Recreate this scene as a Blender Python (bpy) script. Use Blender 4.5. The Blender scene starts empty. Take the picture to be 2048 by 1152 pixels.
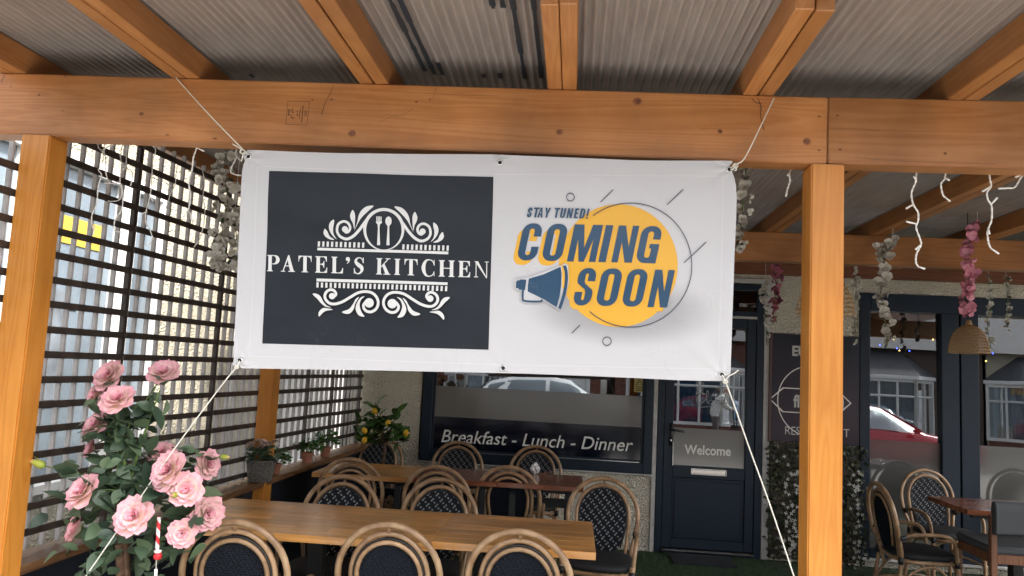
import bpy, bmesh, math, random
from mathutils import Vector, Matrix, Euler
R = math.radians
rnd = random.Random(7)
sc = bpy.context.scene
col = sc.collection

# ------------------------------------------------------------------ camera, light, exposure
cam_d = bpy.data.cameras.new('camera')
cam = bpy.data.objects.new('camera', cam_d)
col.objects.link(cam)
sc.camera = cam
FPX, CAMH = 1540.0, 1.50
yaw, pitch, roll = R(4.82), R(5.87), R(2.88)
_F = Vector((-math.sin(yaw) * math.cos(pitch), math.cos(yaw) * math.cos(pitch), math.sin(pitch)))
_R0 = Vector((math.cos(yaw), math.sin(yaw), 0)); _U0 = _R0.cross(_F)
_Rt = _R0 * math.cos(roll) + _U0 * math.sin(roll)
_Up = _U0 * math.cos(roll) - _R0 * math.sin(roll)
_C = Vector((0, 0, CAMH))
cam.matrix_world = Matrix(((_Rt.x, _Up.x, -_F.x, 0), (_Rt.y, _Up.y, -_F.y, 0), (_Rt.z, _Up.z, -_F.z, CAMH), (0, 0, 0, 1)))
cam_d.sensor_width = 36.0
cam_d.lens = FPX / 2048 * 36
cam_d.clip_start = 0.05
cam_d.clip_end = 400

SUN_EL, SUN_AZ = 50.0, 120.0          # azimuth: clockwise from +Y
world = bpy.data.worlds.new('World'); sc.world = world
world.use_nodes = True
wn = world.node_tree; bg = wn.nodes['Background']
sky = wn.nodes.new('ShaderNodeTexSky'); sky.sky_type = 'NISHITA'; sky.sun_disc = False
sky.sun_elevation = R(SUN_EL); sky.sun_rotation = R(SUN_AZ)
sky.air_density = 1.0; sky.dust_density = 4.0; sky.ozone_density = 1.0
hs = wn.nodes.new('ShaderNodeHueSaturation'); hs.inputs['Saturation'].default_value = 0.28
wn.links.new(sky.outputs['Color'], hs.inputs['Color'])
wn.links.new(hs.outputs['Color'], bg.inputs['Color'])
bg.inputs['Strength'].default_value = 0.15
sun_d = bpy.data.lights.new('sun', 'SUN'); sun_d.energy = 2.7; sun_d.angle = R(5); sun_d.color = (1, .95, .88)
sun = bpy.data.objects.new('sun', sun_d); col.objects.link(sun)
_sd = Vector((math.sin(R(SUN_AZ)) * math.cos(R(SUN_EL)), math.cos(R(SUN_AZ)) * math.cos(R(SUN_EL)), math.sin(R(SUN_EL))))
sun.rotation_euler = (-_sd).to_track_quat('-Z', 'Y').to_euler()
sc.view_settings.view_transform = 'Standard'
sc.view_settings.look = 'None'
sc.view_settings.exposure = 2.0
sc.view_settings.gamma = 1.0
try:
    sc.cycles.max_bounces = 10; sc.cycles.transparent_max_bounces = 16
    sc.cycles.use_denoising = True
    sc.cycles.caustics_reflective = False; sc.cycles.caustics_refractive = False
except Exception:
    pass

# ------------------------------------------------------------------ helpers
def ray(x, y):
    return _F + _Rt * ((x - 1024) / FPX) - _Up * ((y - 576) / FPX)
def at(x, y, v, ax='Y'):
    """point where the photo's pixel meets a plane of the place"""
    d = ray(x, y); i = 'XYZ'.index(ax)
    return _C + d * ((v - _C[i]) / d[i])

def tag(o, label=None, cat=None, group=None, kind=None):
    if label: o['label'] = label
    if cat: o['category'] = cat
    if group: o['group'] = group
    if kind: o['kind'] = kind
    return o
def empty(name, loc=(0, 0, 0), rz=0, label=None, cat=None, group=None):
    o = bpy.data.objects.new(name, None); col.objects.link(o)
    o.empty_display_size = .05
    o.location = loc; o.rotation_euler = (0, 0, rz)
    return tag(o, label, cat, group)
def link(name, me, parent=None, loc=None, rot=None, scale=None):
    o = bpy.data.objects.new(name, me); col.objects.link(o)
    if parent: o.parent = parent
    if loc is not None: o.location = loc
    if rot is not None: o.rotation_euler = rot
    if scale is not None: o.scale = (scale,) * 3 if isinstance(scale, (int, float)) else scale
    return o
KIDS = {}
def copy_tree(o, parent=None):
    c = o.copy(); col.objects.link(c); c.parent = parent
    for ch in list(o.children): copy_tree(ch, c)
    return c

class MB:
    """collects simple shapes into one mesh"""
    def __init__(s): s.v = []; s.f = []; s.mi = []; s.c = []
    def add(s, vs, fs, mi=0, c=None):
        b = len(s.v); s.v += [tuple(p) for p in vs]
        s.f += [tuple(b + i for i in f) for f in fs]; s.mi += [mi] * len(fs)
        s.c += (list(c) if isinstance(c, list) else [c if c is not None else 1.0] * len(vs))
        return s
    def box(s, x0, x1, y0, y1, z0, z1, mi=0, c=None):
        vs = [(x, y, z) for z in (z0, z1) for y in (y0, y1) for x in (x0, x1)]
        return s.add(vs, [(0, 2, 3, 1), (4, 5, 7, 6), (0, 1, 5, 4), (2, 6, 7, 3), (0, 4, 6, 2), (1, 3, 7, 5)], mi, c)
    def obox(s, m, sx, sy, sz, mi=0, c=None):
        vs = [m @ Vector((x * sx / 2, y * sy / 2, z * sz / 2)) for z in (-1, 1) for y in (-1, 1) for x in (-1, 1)]
        return s.add(vs, [(0, 2, 3, 1), (4, 5, 7, 6), (0, 1, 5, 4), (2, 6, 7, 3), (0, 4, 6, 2), (1, 3, 7, 5)], mi, c)
    def tube(s, pts, r, n=8, mi=0, closed=False, caps=True):
        pts = [Vector(p) for p in pts]; k = len(pts)
        rs = r if isinstance(r, (list, tuple)) else [r] * k
        vs = []; up = None
        for i, p in enumerate(pts):
            if closed: t = pts[(i + 1) % k] - pts[i - 1]
            else: t = pts[min(i + 1, k - 1)] - pts[max(i - 1, 0)]
            t = t.normalized() if t.length > 1e-9 else Vector((0, 0, 1))
            if up is None:
                up = Vector((0, 1, 0)) if abs(t.y) < .9 else Vector((1, 0, 0))
            a = t.cross(up)
            if a.length < 1e-6: a = t.cross(Vector((1, 0, 0.3)))
            a.normalize(); up = a.cross(t).normalized()
            for j in range(n):
                w = 2 * math.pi * j / n
                vs.append(p + (a * math.cos(w) + up * math.sin(w)) * rs[i])
        fs = []
        for i in range(k if closed else k - 1):
            i2 = (i + 1) % k
            for j in range(n):
                j2 = (j + 1) % n
                fs.append((i * n + j, i * n + j2, i2 * n + j2, i2 * n + j))
        if caps and not closed:
            fs.append(tuple(range(n - 1, -1, -1))); fs.append(tuple((k - 1) * n + j for j in range(n)))
        return s.add(vs, fs, mi)
    def lathe(s, prof, n=20, mi=0, cx=0, cy=0):
        vs = []; k = len(prof)
        for (r, z) in prof:
            for j in range(n):
                w = 2 * math.pi * j / n; vs.append((cx + r * math.cos(w), cy + r * math.sin(w), z))
        fs = [(i * n + j, i * n + (j + 1) % n, (i + 1) * n + (j + 1) % n, (i + 1) * n + j) for i in range(k - 1) for j in range(n)]
        return s.add(vs, fs, mi)
    def grid(s, fn, nu, nv, mi=0, cfn=None):
        vs = [fn(u / nu, v / nv) for v in range(nv + 1) for u in range(nu + 1)]
        fs = [(v * (nu + 1) + u, v * (nu + 1) + u + 1, (v + 1) * (nu + 1) + u + 1, (v + 1) * (nu + 1) + u) for v in range(nv) for u in range(nu)]
        cs = [cfn(u / nu, v / nv) for v in range(nv + 1) for u in range(nu + 1)] if cfn else None
        return s.add(vs, fs, mi, cs)
    def mesh(s, name, mats, smooth=False, bevel=0.0, seg=1, colattr=False):
        me = bpy.data.meshes.new(name); me.from_pydata(s.v, [], s.f); me.update()
        for m in (mats if isinstance(mats, (list, tuple)) else [mats]): me.materials.append(m)
        me.polygons.foreach_set('material_index', s.mi)
        if colattr:
            a = me.attributes.new('tone', 'FLOAT', 'POINT'); a.data.foreach_set('value', s.c)
        if bevel:
            bm = bmesh.new(); bm.from_mesh(me)
            bmesh.ops.bevel(bm, geom=[e for e in bm.edges], offset=bevel, segments=seg, affect='EDGES', clamp_overlap=True)
            bm.to_mesh(me); bm.free()
        if smooth:
            me.polygons.foreach_set('use_smooth', [True] * len(me.polygons))
        me.update()
        return me
    def build(s, name, mats, parent=None, smooth=False, bevel=0.0, seg=1, loc=None, rot=None, colattr=False):
        return link(name, s.mesh(name, mats, smooth, bevel, seg, colattr), parent, loc, rot)

def leanpane(x0, x1, z0, z1, parent):
    o = MB().box(x0, x1, 0, .004, 0, z1 - z0).build('pane', M['glass'], parent, loc=(0, WALL_Y + .012, z0), rot=(-R(.65), 0, 0))
    return o
def boxpart(name, x0, x1, y0, y1, z0, z1, mat, parent=None, bevel=.003, seg=1, rot=None):
    """a box whose origin is its own centre (so grain textures follow it)"""
    c = ((x0 + x1) / 2, (y0 + y1) / 2, (z0 + z1) / 2)
    m = MB().box(x0 - c[0], x1 - c[0], y0 - c[1], y1 - c[1], z0 - c[2], z1 - c[2])
    return m.build(name, mat, parent, bevel=bevel, seg=seg, loc=c, rot=rot)

def cr(pts, n=8, closed=False):
    """catmull-rom through points"""
    P = [Vector(p) for p in pts]; k = len(P); out = []
    for i in range(k if closed else k - 1):
        p0 = P[i - 1] if (closed or i > 0) else P[0] * 2 - P[1]
        p1 = P[i]; p2 = P[(i + 1) % k]
        p3 = P[(i + 2) % k] if (closed or i + 2 < k) else P[-1] * 2 - P[-2]
        for j in range(n):
            t = j / n
            out.append(.5 * ((2 * p1) + (p2 - p0) * t + (2 * p0 - 5 * p1 + 4 * p2 - p3) * t * t + (3 * p1 - p0 - 3 * p2 + p3) * t ** 3))
    if not closed: out.append(P[-1])
    return out

# ------------------------------------------------------------------ materials
def newmat(name):
    m = bpy.data.materials.new(name); m.use_nodes = True
    nt = m.node_tree; b = nt.nodes['Principled BSDF']
    return m, nt, b
def N(nt, typ, **kw):
    n = nt.nodes.new(typ)
    for k, v in kw.items():
        if k in n.inputs: n.inputs[k].default_value = v
        else: setattr(n, k, v)
    return n
def L(nt, a, b): nt.links.new(a, b)
def ramp(nt, fac, stops):
    r = nt.nodes.new('ShaderNodeValToRGB'); e = r.color_ramp.elements
    while len(e) < len(stops): e.new(.5)
    for i, (p, c) in enumerate(stops):
        e[i].position = p; e[i].color = (*c, 1) if len(c) == 3 else c
    L(nt, fac, r.inputs['Fac']); return r
def plain(name, c, rough=.6, metal=0.0, spec=.5, noise=0.0, nscale=20, bump=0.0, bscale=120, coat=0.0):
    m, nt, b = newmat(name)
    b.inputs['Base Color'].default_value = (*c, 1); b.inputs['Roughness'].default_value = rough
    b.inputs['Metallic'].default_value = metal; b.inputs['Specular IOR Level'].default_value = spec
    if coat: b.inputs['Coat Weight'].default_value = coat
    if noise or bump:
        tc = N(nt, 'ShaderNodeTexCoord')
    if noise:
        n = N(nt, 'ShaderNodeTexNoise', Scale=nscale, Detail=6.0)
        L(nt, tc.outputs['Object'], n.inputs['Vector'])
        lo = tuple(max(0, x * (1 - noise)) for x in c); hi = tuple(min(1, x * (1 + noise)) for x in c)
        r = ramp(nt, n.outputs['Fac'], [(.3, lo), (.7, hi)])
        L(nt, r.outputs['Color'], b.inputs['Base Color'])
    if bump:
        n2 = N(nt, 'ShaderNodeTexNoise', Scale=bscale, Detail=4.0)
        L(nt, tc.outputs['Object'], n2.inputs['Vector'])
        bp = N(nt, 'ShaderNodeBump', Strength=bump, Distance=.003)
        L(nt, n2.outputs['Fac'], bp.inputs['Height']); L(nt, bp.outputs['Normal'], b.inputs['Normal'])
    return m
def wood(name, light, mid, dark, axis='X', rough=.5, bump=.25, knots=True, var=.18, ring=22, coat=0.0):
    """stained timber: grain runs along the object's own axis; every piece gets its own offset and tint"""
    m, nt, b = newmat(name)
    tc = N(nt, 'ShaderNodeTexCoord'); oi = N(nt, 'ShaderNodeObjectInfo')
    off = N(nt, 'ShaderNodeVectorMath', operation='SCALE'); off.inputs[0].default_value = (7.3, 11.1, 5.7)
    L(nt, oi.outputs['Random'], off.inputs['Scale'])
    ad = N(nt, 'ShaderNodeVectorMath', operation='ADD')
    L(nt, tc.outputs['Object'], ad.inputs[0]); L(nt, off.outputs[0], ad.inputs[1])
    mp = N(nt, 'ShaderNodeMapping'); s = [1, 1, 1]; s['XYZ'.index(axis)] = .06
    mp.inputs['Scale'].default_value = s
    L(nt, ad.outputs[0], mp.inputs['Vector'])
    n1 = N(nt, 'ShaderNodeTexNoise', Scale=9.0, Detail=3.0, Distortion=.6); L(nt, mp.outputs[0], n1.inputs['Vector'])
    mul = N(nt, 'ShaderNodeMath', operation='MULTIPLY'); mul.inputs[1].default_value = ring
    L(nt, n1.outputs['Fac'], mul.inputs[0])
    fr = N(nt, 'ShaderNodeMath', operation='PINGPONG'); fr.inputs[1].default_value = 1.0; L(nt, mul.outputs[0], fr.inputs[0])
    n2 = N(nt, 'ShaderNodeTexNoise', Scale=130.0, Detail=3.0); L(nt, mp.outputs[0], n2.inputs['Vector'])
    mixf = N(nt, 'ShaderNodeMath', operation='MULTIPLY_ADD'); mixf.inputs[1].default_value = .45
    L(nt, n2.outputs['Fac'], mixf.inputs[0])
    sc2 = N(nt, 'ShaderNodeMath', operation='MULTIPLY'); sc2.inputs[1].default_value = .55; L(nt, fr.outputs[0], sc2.inputs[0])
    L(nt, sc2.outputs[0], mixf.inputs[2])
    r = ramp(nt, mixf.outputs[0], [(.12, light), (.5, mid), (.95, dark)])
    # broad blotches of stain
    n3 = N(nt, 'ShaderNodeTexNoise', Scale=3.0, Detail=4.0); L(nt, ad.outputs[0], n3.inputs['Vector'])
    hsv = N(nt, 'ShaderNodeHueSaturation')
    ma = N(nt, 'ShaderNodeMapRange'); ma.inputs['From Min'].default_value = .3; ma.inputs['From Max'].default_value = .7
    ma.inputs['To Min'].default_value = 1 - var; ma.inputs['To Max'].default_value = 1 + var
    L(nt, n3.outputs['Fac'], ma.inputs['Value'])
    rv = N(nt, 'ShaderNodeMapRange'); rv.inputs['To Min'].default_value = 1 - var * .8; rv.inputs['To Max'].default_value = 1 + var * .8
    L(nt, oi.outputs['Random'], rv.inputs['Value'])
    mm = N(nt, 'ShaderNodeMath', operation='MULTIPLY'); L(nt, ma.outputs[0], mm.inputs[0]); L(nt, rv.outputs[0], mm.inputs[1])
    L(nt, mm.outputs[0], hsv.inputs['Value']); L(nt, r.outputs['Color'], hsv.inputs['Color'])
    cout = hsv.outputs['Color']
    if knots:
        mk = N(nt, 'ShaderNodeMapping'); s2 = [4.5, 4.5, 4.5]; s2['XYZ'.index(axis)] = 2.2
        mk.inputs['Scale'].default_value = s2; L(nt, ad.outputs[0], mk.inputs['Vector'])
        vo = N(nt, 'ShaderNodeTexVoronoi', Scale=1.0); L(nt, mk.outputs[0], vo.inputs['Vector'])
        kr = ramp(nt, vo.outputs['Distance'], [(.04, (1, 1, 1)), (.075, (0, 0, 0))])
        mx = N(nt, 'ShaderNodeMixRGB'); mx.inputs['Color2'].default_value = (dark[0] * .35, dark[1] * .35, dark[2] * .35, 1)
        L(nt, kr.outputs['Color'], mx.inputs['Fac']); L(nt, cout, mx.inputs['Color1']); cout = mx.outputs['Color']
    L(nt, cout, b.inputs['Base Color'])
    b.inputs['Roughness'].default_value = rough
    if coat: b.inputs['Coat Weight'].default_value = coat; b.inputs['Coat Roughness'].default_value = .12
    bp = N(nt, 'ShaderNodeBump', Strength=bump, Distance=.002)
    L(nt, mixf.outputs[0], bp.inputs['Height']); L(nt, bp.outputs['Normal'], b.inputs['Normal'])
    return m

PINE = ((.405, .180, .062), (.365, .152, .047), (.31, .118, .032))
M = {}
M['beamX'] = wood('stained_pine_x', *PINE, axis='X', rough=.42, knots=False, bump=.14, var=.27)
M['beamY'] = wood('stained_pine_y', *PINE, axis='Y', rough=.45, knots=False, bump=.12)
M['beamZ'] = wood('stained_pine_z', (.60, .250, .045), (.555, .218, .034), (.49, .175, .024), axis='Z', rough=.38, knots=False, var=.10)  # brighter than the beams: the stronger light on the posts is put into the colour
M['ledger'] = wood('ledger_red', (.26, .085, .035), (.22, .07, .028), (.13, .04, .015), axis='X', rough=.5)
M['sill'] = wood('sill_brown', (.22, .115, .05), (.17, .08, .035), (.09, .04, .018), axis='Y', rough=.5)
M['slat'] = plain('trellis_slat_brown', (.042, .030, .024), .55, noise=.5, nscale=14, bump=.3)
M['slatv'] = plain('trellis_slat_grey', (.42, .40, .39), .6, noise=.25, nscale=10, bump=.2)
M['slatf'] = plain('trellis_frame_grey', (.10, .09, .085), .6, noise=.3, nscale=10)
M['top_l'] = wood('tabletop_honey', (.66, .34, .115), (.55, .26, .075), (.40, .165, .042), axis='X', rough=.28, knots=False, var=.26, ring=12, coat=.35, bump=.05)
M['top_d'] = wood('tabletop_red', (.30, .11, .055), (.24, .08, .038), (.15, .048, .022), axis='X', rough=.25, knots=False, var=.22, ring=12, coat=.4, bump=.05)
M['black'] = plain('black_metal', (.012, .013, .015), .45)
M['navyp'] = plain('navy_panel', (.008, .011, .020), .6, bump=.1)
M['frame'] = plain('anthracite_upvc', (.010, .020, .035), .42, spec=.3, bump=.06, bscale=400)
M['white'] = plain('white_paint', (.72, .71, .68), .5, noise=.06)
M['trim'] = plain('grey_white_trim', (.50, .49, .47), .5, noise=.12)
M['silver'] = plain('silver_metal', (.6, .6, .6), .25, metal=1)
M['rope'] = plain('white_rope', (.80, .77, .68), .8, bump=.8, bscale=900)
M['wire'] = plain('white_wire', (.82, .81, .76), .45)
M['wirelamp'] = plain('cane_wire', (.36, .22, .10), .6)
M['terracotta'] = plain('terracotta', (.32, .13, .08), .85, noise=.2, nscale=30, bump=.2)
M['stem'] = plain('plant_stem', (.10, .16, .035), .6)
M['bark'] = plain('bark', (.11, .06, .035), .9, noise=.5, nscale=40, bump=.8, bscale=60)
M['lemon'] = plain('lemon_skin', (.80, .46, .02), .45, bump=.3, bscale=300)
M['silverpaper'] = plain('crumpled_foil', (.75, .75, .76), .3, metal=.3)
M['grey_fabric'] = plain('grey_upholstery', (.055, .06, .066), .8, bump=.3, bscale=500)
M['brownwood'] = wood('chair_brown_wood', (.20, .09, .045), (.16, .065, .032), (.10, .035, .018), axis='Z', rough=.45, knots=False)
M['red'] = plain('candy_red', (.55, .02, .03), .45)
M['candywhite'] = plain('candy_white', (.80, .78, .75), .45)
M['asphalt'] = plain('asphalt', (.055, .055, .057), .85, noise=.3, nscale=3, bump=.5, bscale=150)
M['paving'] = plain('paving', (.38, .37, .35), .85, noise=.2, nscale=2, bump=.3, bscale=80)

def leafmat(name, a, b2, rough=.45):
    m, nt, b = newmat(name)
    oi = N(nt, 'ShaderNodeObjectInfo'); tc = N(nt, 'ShaderNodeTexCoord')
    n = N(nt, 'ShaderNodeTexNoise', Scale=35.0, Detail=3.0); L(nt, tc.outputs['Object'], n.inputs['Vector'])
    ad = N(nt, 'ShaderNodeMath', operation='MULTIPLY_ADD'); ad.inputs[1].default_value = .35
    L(nt, n.outputs['Fac'], ad.inputs[0]); sc_ = N(nt, 'ShaderNodeMath', operation='MULTIPLY'); sc_.inputs[1].default_value = .65
    L(nt, oi.outputs['Random'], sc_.inputs[0]); L(nt, sc_.outputs[0], ad.inputs[2])
    r = ramp(nt, ad.outputs[0], [(.1, a), (.9, b2)]); L(nt, r.outputs['Color'], b.inputs['Base Color'])
    b.inputs['Roughness'].default_value = rough
    return m
M['leaf'] = leafmat('rose_leaf', (.030, .058, .038), (.105, .155, .082))
M['leafy'] = leafmat('lemon_leaf', (.02, .055, .02), (.09, .19, .04))
M['herb'] = leafmat('herb_leaf', (.04, .11, .03), (.10, .23, .05))
M['sprig'] = leafmat('sprig', (.10, .09, .07), (.16, .15, .12))

def tonemat(name, stops, rough=.6, sheen=0.0, trans=0.0):
    m, nt, b = newmat(name)
    a = N(nt, 'ShaderNodeAttribute', attribute_name='tone')
    oi = N(nt, 'ShaderNodeObjectInfo')
    r = ramp(nt, a.outputs['Fac'], stops)
    hsv = N(nt, 'ShaderNodeHueSaturation')
    rv = N(nt, 'ShaderNodeMapRange'); rv.inputs['To Min'].default_value = .85; rv.inputs['To Max'].default_value = 1.15
    L(nt, oi.outputs['Random'], rv.inputs['Value']); L(nt, rv.outputs[0], hsv.inputs['Value'])
    L(nt, r.outputs['Color'], hsv.inputs['Color']); L(nt, hsv.outputs['Color'], b.inputs['Base Color'])
    b.inputs['Roughness'].default_value = rough
    return m
M['rose'] = tonemat('rose_petal', [(0, (.80, .64, .44)), (.5, (.78, .52, .48)), (1, (.70, .27, .36))], .6)
M['pinkblossom'] = tonemat('pink_blossom', [(0, (.70, .38, .44)), (1, (.70, .22, .33))], .6)
M['dullpink'] = tonemat('dull_pink_blossom', [(0, (.36, .14, .17)), (1, (.36, .08, .14))], .7)
M['whiteblossom'] = tonemat('white_blossom', [(0, (.46, .42, .34)), (1, (.62, .60, .56))], .7)
M['bud'] = tonemat('green_bud', [(0, (.26, .32, .04)), (.75, (.38, .40, .06)), (1, (.75, .25, .35))], .5)

def rattan():
    m, nt, b = newmat('rattan_cane')
    tc = N(nt, 'ShaderNodeTexCoord'); oi = N(nt, 'ShaderNodeObjectInfo')
    n = N(nt, 'ShaderNodeTexNoise', Scale=11.0, Detail=5.0, Distortion=.4); L(nt, tc.outputs['Object'], n.inputs['Vector'])
    r = ramp(nt, n.outputs['Fac'], [(.3, (.19, .105, .055)), (.52, (.36, .22, .12)), (.75, (.50, .345, .20))])
    # dark cane nodes
    v = N(nt, 'ShaderNodeTexVoronoi', Scale=7.0); L(nt, tc.outputs['Object'], v.inputs['Vector'])
    kr = ramp(nt, v.outputs['Distance'], [(.02, (1, 1, 1)), (.05, (0, 0, 0))])
    mx = N(nt, 'ShaderNodeMixRGB'); mx.inputs['Color2'].default_value = (.03, .015, .008, 1)
    L(nt, kr.outputs['Color'], mx.inputs['Fac']); L(nt, r.outputs['Color'], mx.inputs['Color1'])
    hsv = N(nt, 'ShaderNodeHueSaturation')
    rv = N(nt, 'ShaderNodeMapRange'); rv.inputs['To Min'].default_value = .85; rv.inputs['To Max'].default_value = 1.1
    L(nt, oi.outputs['Random'], rv.inputs['Value']); L(nt, rv.outputs[0], hsv.inputs['Value'])
    L(nt, mx.outputs['Color'], hsv.inputs['Color'])
    L(nt, hsv.outputs['Color'], b.inputs['Base Color']); b.inputs['Roughness'].default_value = .33
    bp = N(nt, 'ShaderNodeBump', Strength=.25, Distance=.002); L(nt, n.outputs['Fac'], bp.inputs['Height']); L(nt, bp.outputs['Normal'], b.inputs['Normal'])
    return m
M['cane'] = rattan()
M['weave_k'] = plain('weave_black', (.006, .008, .014), .5, spec=.3)
M['weave_w'] = plain('weave_pale', (.34, .35, .36), .5)
M['weave_b'] = plain('weave_navy', (.006, .009, .016), .5, spec=.25)
M['cushion'] = plain('black_cushion', (.010, .011, .014), .7, bump=.4, bscale=300)
M['wrap'] = plain('black_wrap', (.014, .014, .016), .5)

def render_wall(name, c, strength=.9, scale=55):
    m, nt, b = newmat(name)
    tc = N(nt, 'ShaderNodeTexCoord')
    n = N(nt, 'ShaderNodeTexNoise', Scale=scale * .55, Detail=6.0, Roughness=.6); L(nt, tc.outputs['Object'], n.inputs['Vector'])
    v = N(nt, 'ShaderNodeTexVoronoi', Scale=scale * 1.3); L(nt, tc.outputs['Object'], v.inputs['Vector'])
    ad = N(nt, 'ShaderNodeMath', operation='ADD'); L(nt, n.outputs['Fac'], ad.inputs[0]); L(nt, v.outputs['Distance'], ad.inputs[1])
    bp = N(nt, 'ShaderNodeBump', Strength=strength, Distance=.022); L(nt, ad.outputs[0], bp.inputs['Height']); L(nt, bp.outputs['Normal'], b.inputs['Normal'])
    n2 = N(nt, 'ShaderNodeTexNoise', Scale=1.7, Detail=6.0); L(nt, tc.outputs['Object'], n2.inputs['Vector'])
    lo = tuple(x * .82 for x in c)
    r = ramp(nt, n2.outputs['Fac'], [(.3, lo), (.65, c)]); L(nt, r.outputs['Color'], b.inputs['Base Color'])
    b.inputs['Roughness'].default_value = .9
    return m
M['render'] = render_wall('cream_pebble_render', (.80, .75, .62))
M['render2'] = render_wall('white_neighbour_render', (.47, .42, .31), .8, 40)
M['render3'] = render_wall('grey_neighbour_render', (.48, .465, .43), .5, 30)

def glassmat(name, refl=.22, tint=(.75, .8, .8), rough=.0, dark=0.0, wave=0.0):
    m, nt, b = newmat(name); nt.nodes.remove(b); out = nt.nodes['Material Output']
    t = N(nt, 'ShaderNodeBsdfTransparent'); t.inputs['Color'].default_value = (*tint, 1)
    g = N(nt, 'ShaderNodeBsdfGlossy'); g.inputs['Roughness'].default_value = rough; g.inputs['Color'].default_value = (.95, .97, 1, 1)
    fr = N(nt, 'ShaderNodeFresnel'); fr.inputs['IOR'].default_value = 1.5
    mr = N(nt, 'ShaderNodeMapRange'); mr.inputs['To Min'].default_value = refl - .04; mr.inputs['To Max'].default_value = 1.0
    L(nt, fr.outputs[0], mr.inputs['Value'])
    if wave:
        tc = N(nt, 'ShaderNodeTexCoord'); n = N(nt, 'ShaderNodeTexNoise', Scale=2.2, Detail=1.0)
        L(nt, tc.outputs['Object'], n.inputs['Vector'])
        bp = N(nt, 'ShaderNodeBump', Strength=wave, Distance=.02); L(nt, n.outputs['Fac'], bp.inputs['Height'])
        L(nt, bp.outputs['Normal'], g.inputs['Normal'])
    mx = N(nt, 'ShaderNodeMixShader'); L(nt, mr.outputs[0], mx.inputs[0]); L(nt, t.outputs[0], mx.inputs[1]); L(nt, g.outputs[0], mx.inputs[2])
    L(nt, mx.outputs[0], out.inputs['Surface'])
    return m
M['glass'] = glassmat('window_glass', .20, (.55, .6, .62), wave=.006)
M['carglass'] = glassmat('car_glass', .3, (.25, .32, .32))
M['pane'] = glassmat('house_pane', .15, (.45, .5, .55))
M['frost'] = plain('frosted_film', (.125, .125, .118), .16, spec=.7)
M['navyfilm'] = plain('navy_film', (.006, .009, .020), .10, spec=.5)

def clear_plastic(name, trans=.86, white=.05, gloss=.10, rough=.12):
    m, nt, b = newmat(name); nt.nodes.remove(b); out = nt.nodes['Material Output']
    t = N(nt, 'ShaderNodeBsdfTransparent'); t.inputs['Color'].default_value = (.97, .98, 1, 1)
    d = N(nt, 'ShaderNodeBsdfDiffuse'); d.inputs['Color'].default_value = (.8, .82, .85, 1)
    tl = N(nt, 'ShaderNodeBsdfTranslucent'); tl.inputs['Color'].default_value = (.8, .82, .85, 1)
    g = N(nt, 'ShaderNodeBsdfGlossy'); g.inputs['Roughness'].default_value = rough
    m0 = N(nt, 'ShaderNodeMixShader'); m0.inputs[0].default_value = .5; L(nt, d.outputs[0], m0.inputs[1]); L(nt, tl.outputs[0], m0.inputs[2])
    m1 = N(nt, 'ShaderNodeMixShader'); m1.inputs[0].default_value = white / (white + gloss); L(nt, g.outputs[0], m1.inputs[1]); L(nt, m0.outputs[0], m1.inputs[2])
    m2 = N(nt, 'ShaderNodeMixShader'); m2.inputs[0].default_value = 1 - trans; L(nt, t.outputs[0], m2.inputs[1]); L(nt, m1.outputs[0], m2.inputs[2])
    L(nt, m2.outputs[0], out.inputs['Surface'])
    return m
M['plastic'] = clear_plastic('clear_plastic', .60, .28, .12, .2)
M['sheetclear'] = clear_plastic('clear_trellis_sheet', .88, .12, .04, .2)

def roofmat():
    m, nt, b = newmat('smoked_corrugated_sheet'); nt.nodes.remove(b); out = nt.nodes['Material Output']
    tc = N(nt, 'ShaderNodeTexCoord')
    mp = N(nt, 'ShaderNodeMapping'); mp.inputs['Scale'].default_value = (9, 1.2, 1); L(nt, tc.outputs['Object'], mp.inputs['Vector'])
    n = N(nt, 'ShaderNodeTexNoise', Scale=3.0, Detail=6.0); L(nt, mp.outputs[0], n.inputs['Vector'])
    r = ramp(nt, n.outputs['Fac'], [(.25, (.24, .205, .185)), (.75, (.32, .28, .255))])
    d = N(nt, 'ShaderNodeBsdfDiffuse'); L(nt, r.outputs['Color'], d.inputs['Color'])
    t = N(nt, 'ShaderNodeBsdfTranslucent'); L(nt, r.outputs['Color'], t.inputs['Color'])
    g = N(nt, 'ShaderNodeBsdfGlossy'); g.inputs['Roughness'].default_value = .18; g.inputs['Color'].default_value = (.9, .9, .92, 1)
    m0 = N(nt, 'ShaderNodeMixShader'); m0.inputs[0].default_value = .012; L(nt, d.outputs[0], m0.inputs[1]); L(nt, t.outputs[0], m0.inputs[2])
    m1 = N(nt, 'ShaderNodeMixShader'); m1.inputs[0].default_value = .14; L(nt, m0.outputs[0], m1.inputs[1]); L(nt, g.outputs[0], m1.inputs[2])
    L(nt, m1.outputs[0], out.inputs['Surface'])
    return m
M['roof'] = roofmat()
M['dirt'] = plain('wet_leaf_dirt', (.012, .018, .025), .6)
M['knot'] = plain('knot_dark', (.17, .06, .026), .5, noise=.5, nscale=90)
M['crack'] = plain('wood_crack', (.085, .035, .016), .8)

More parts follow.
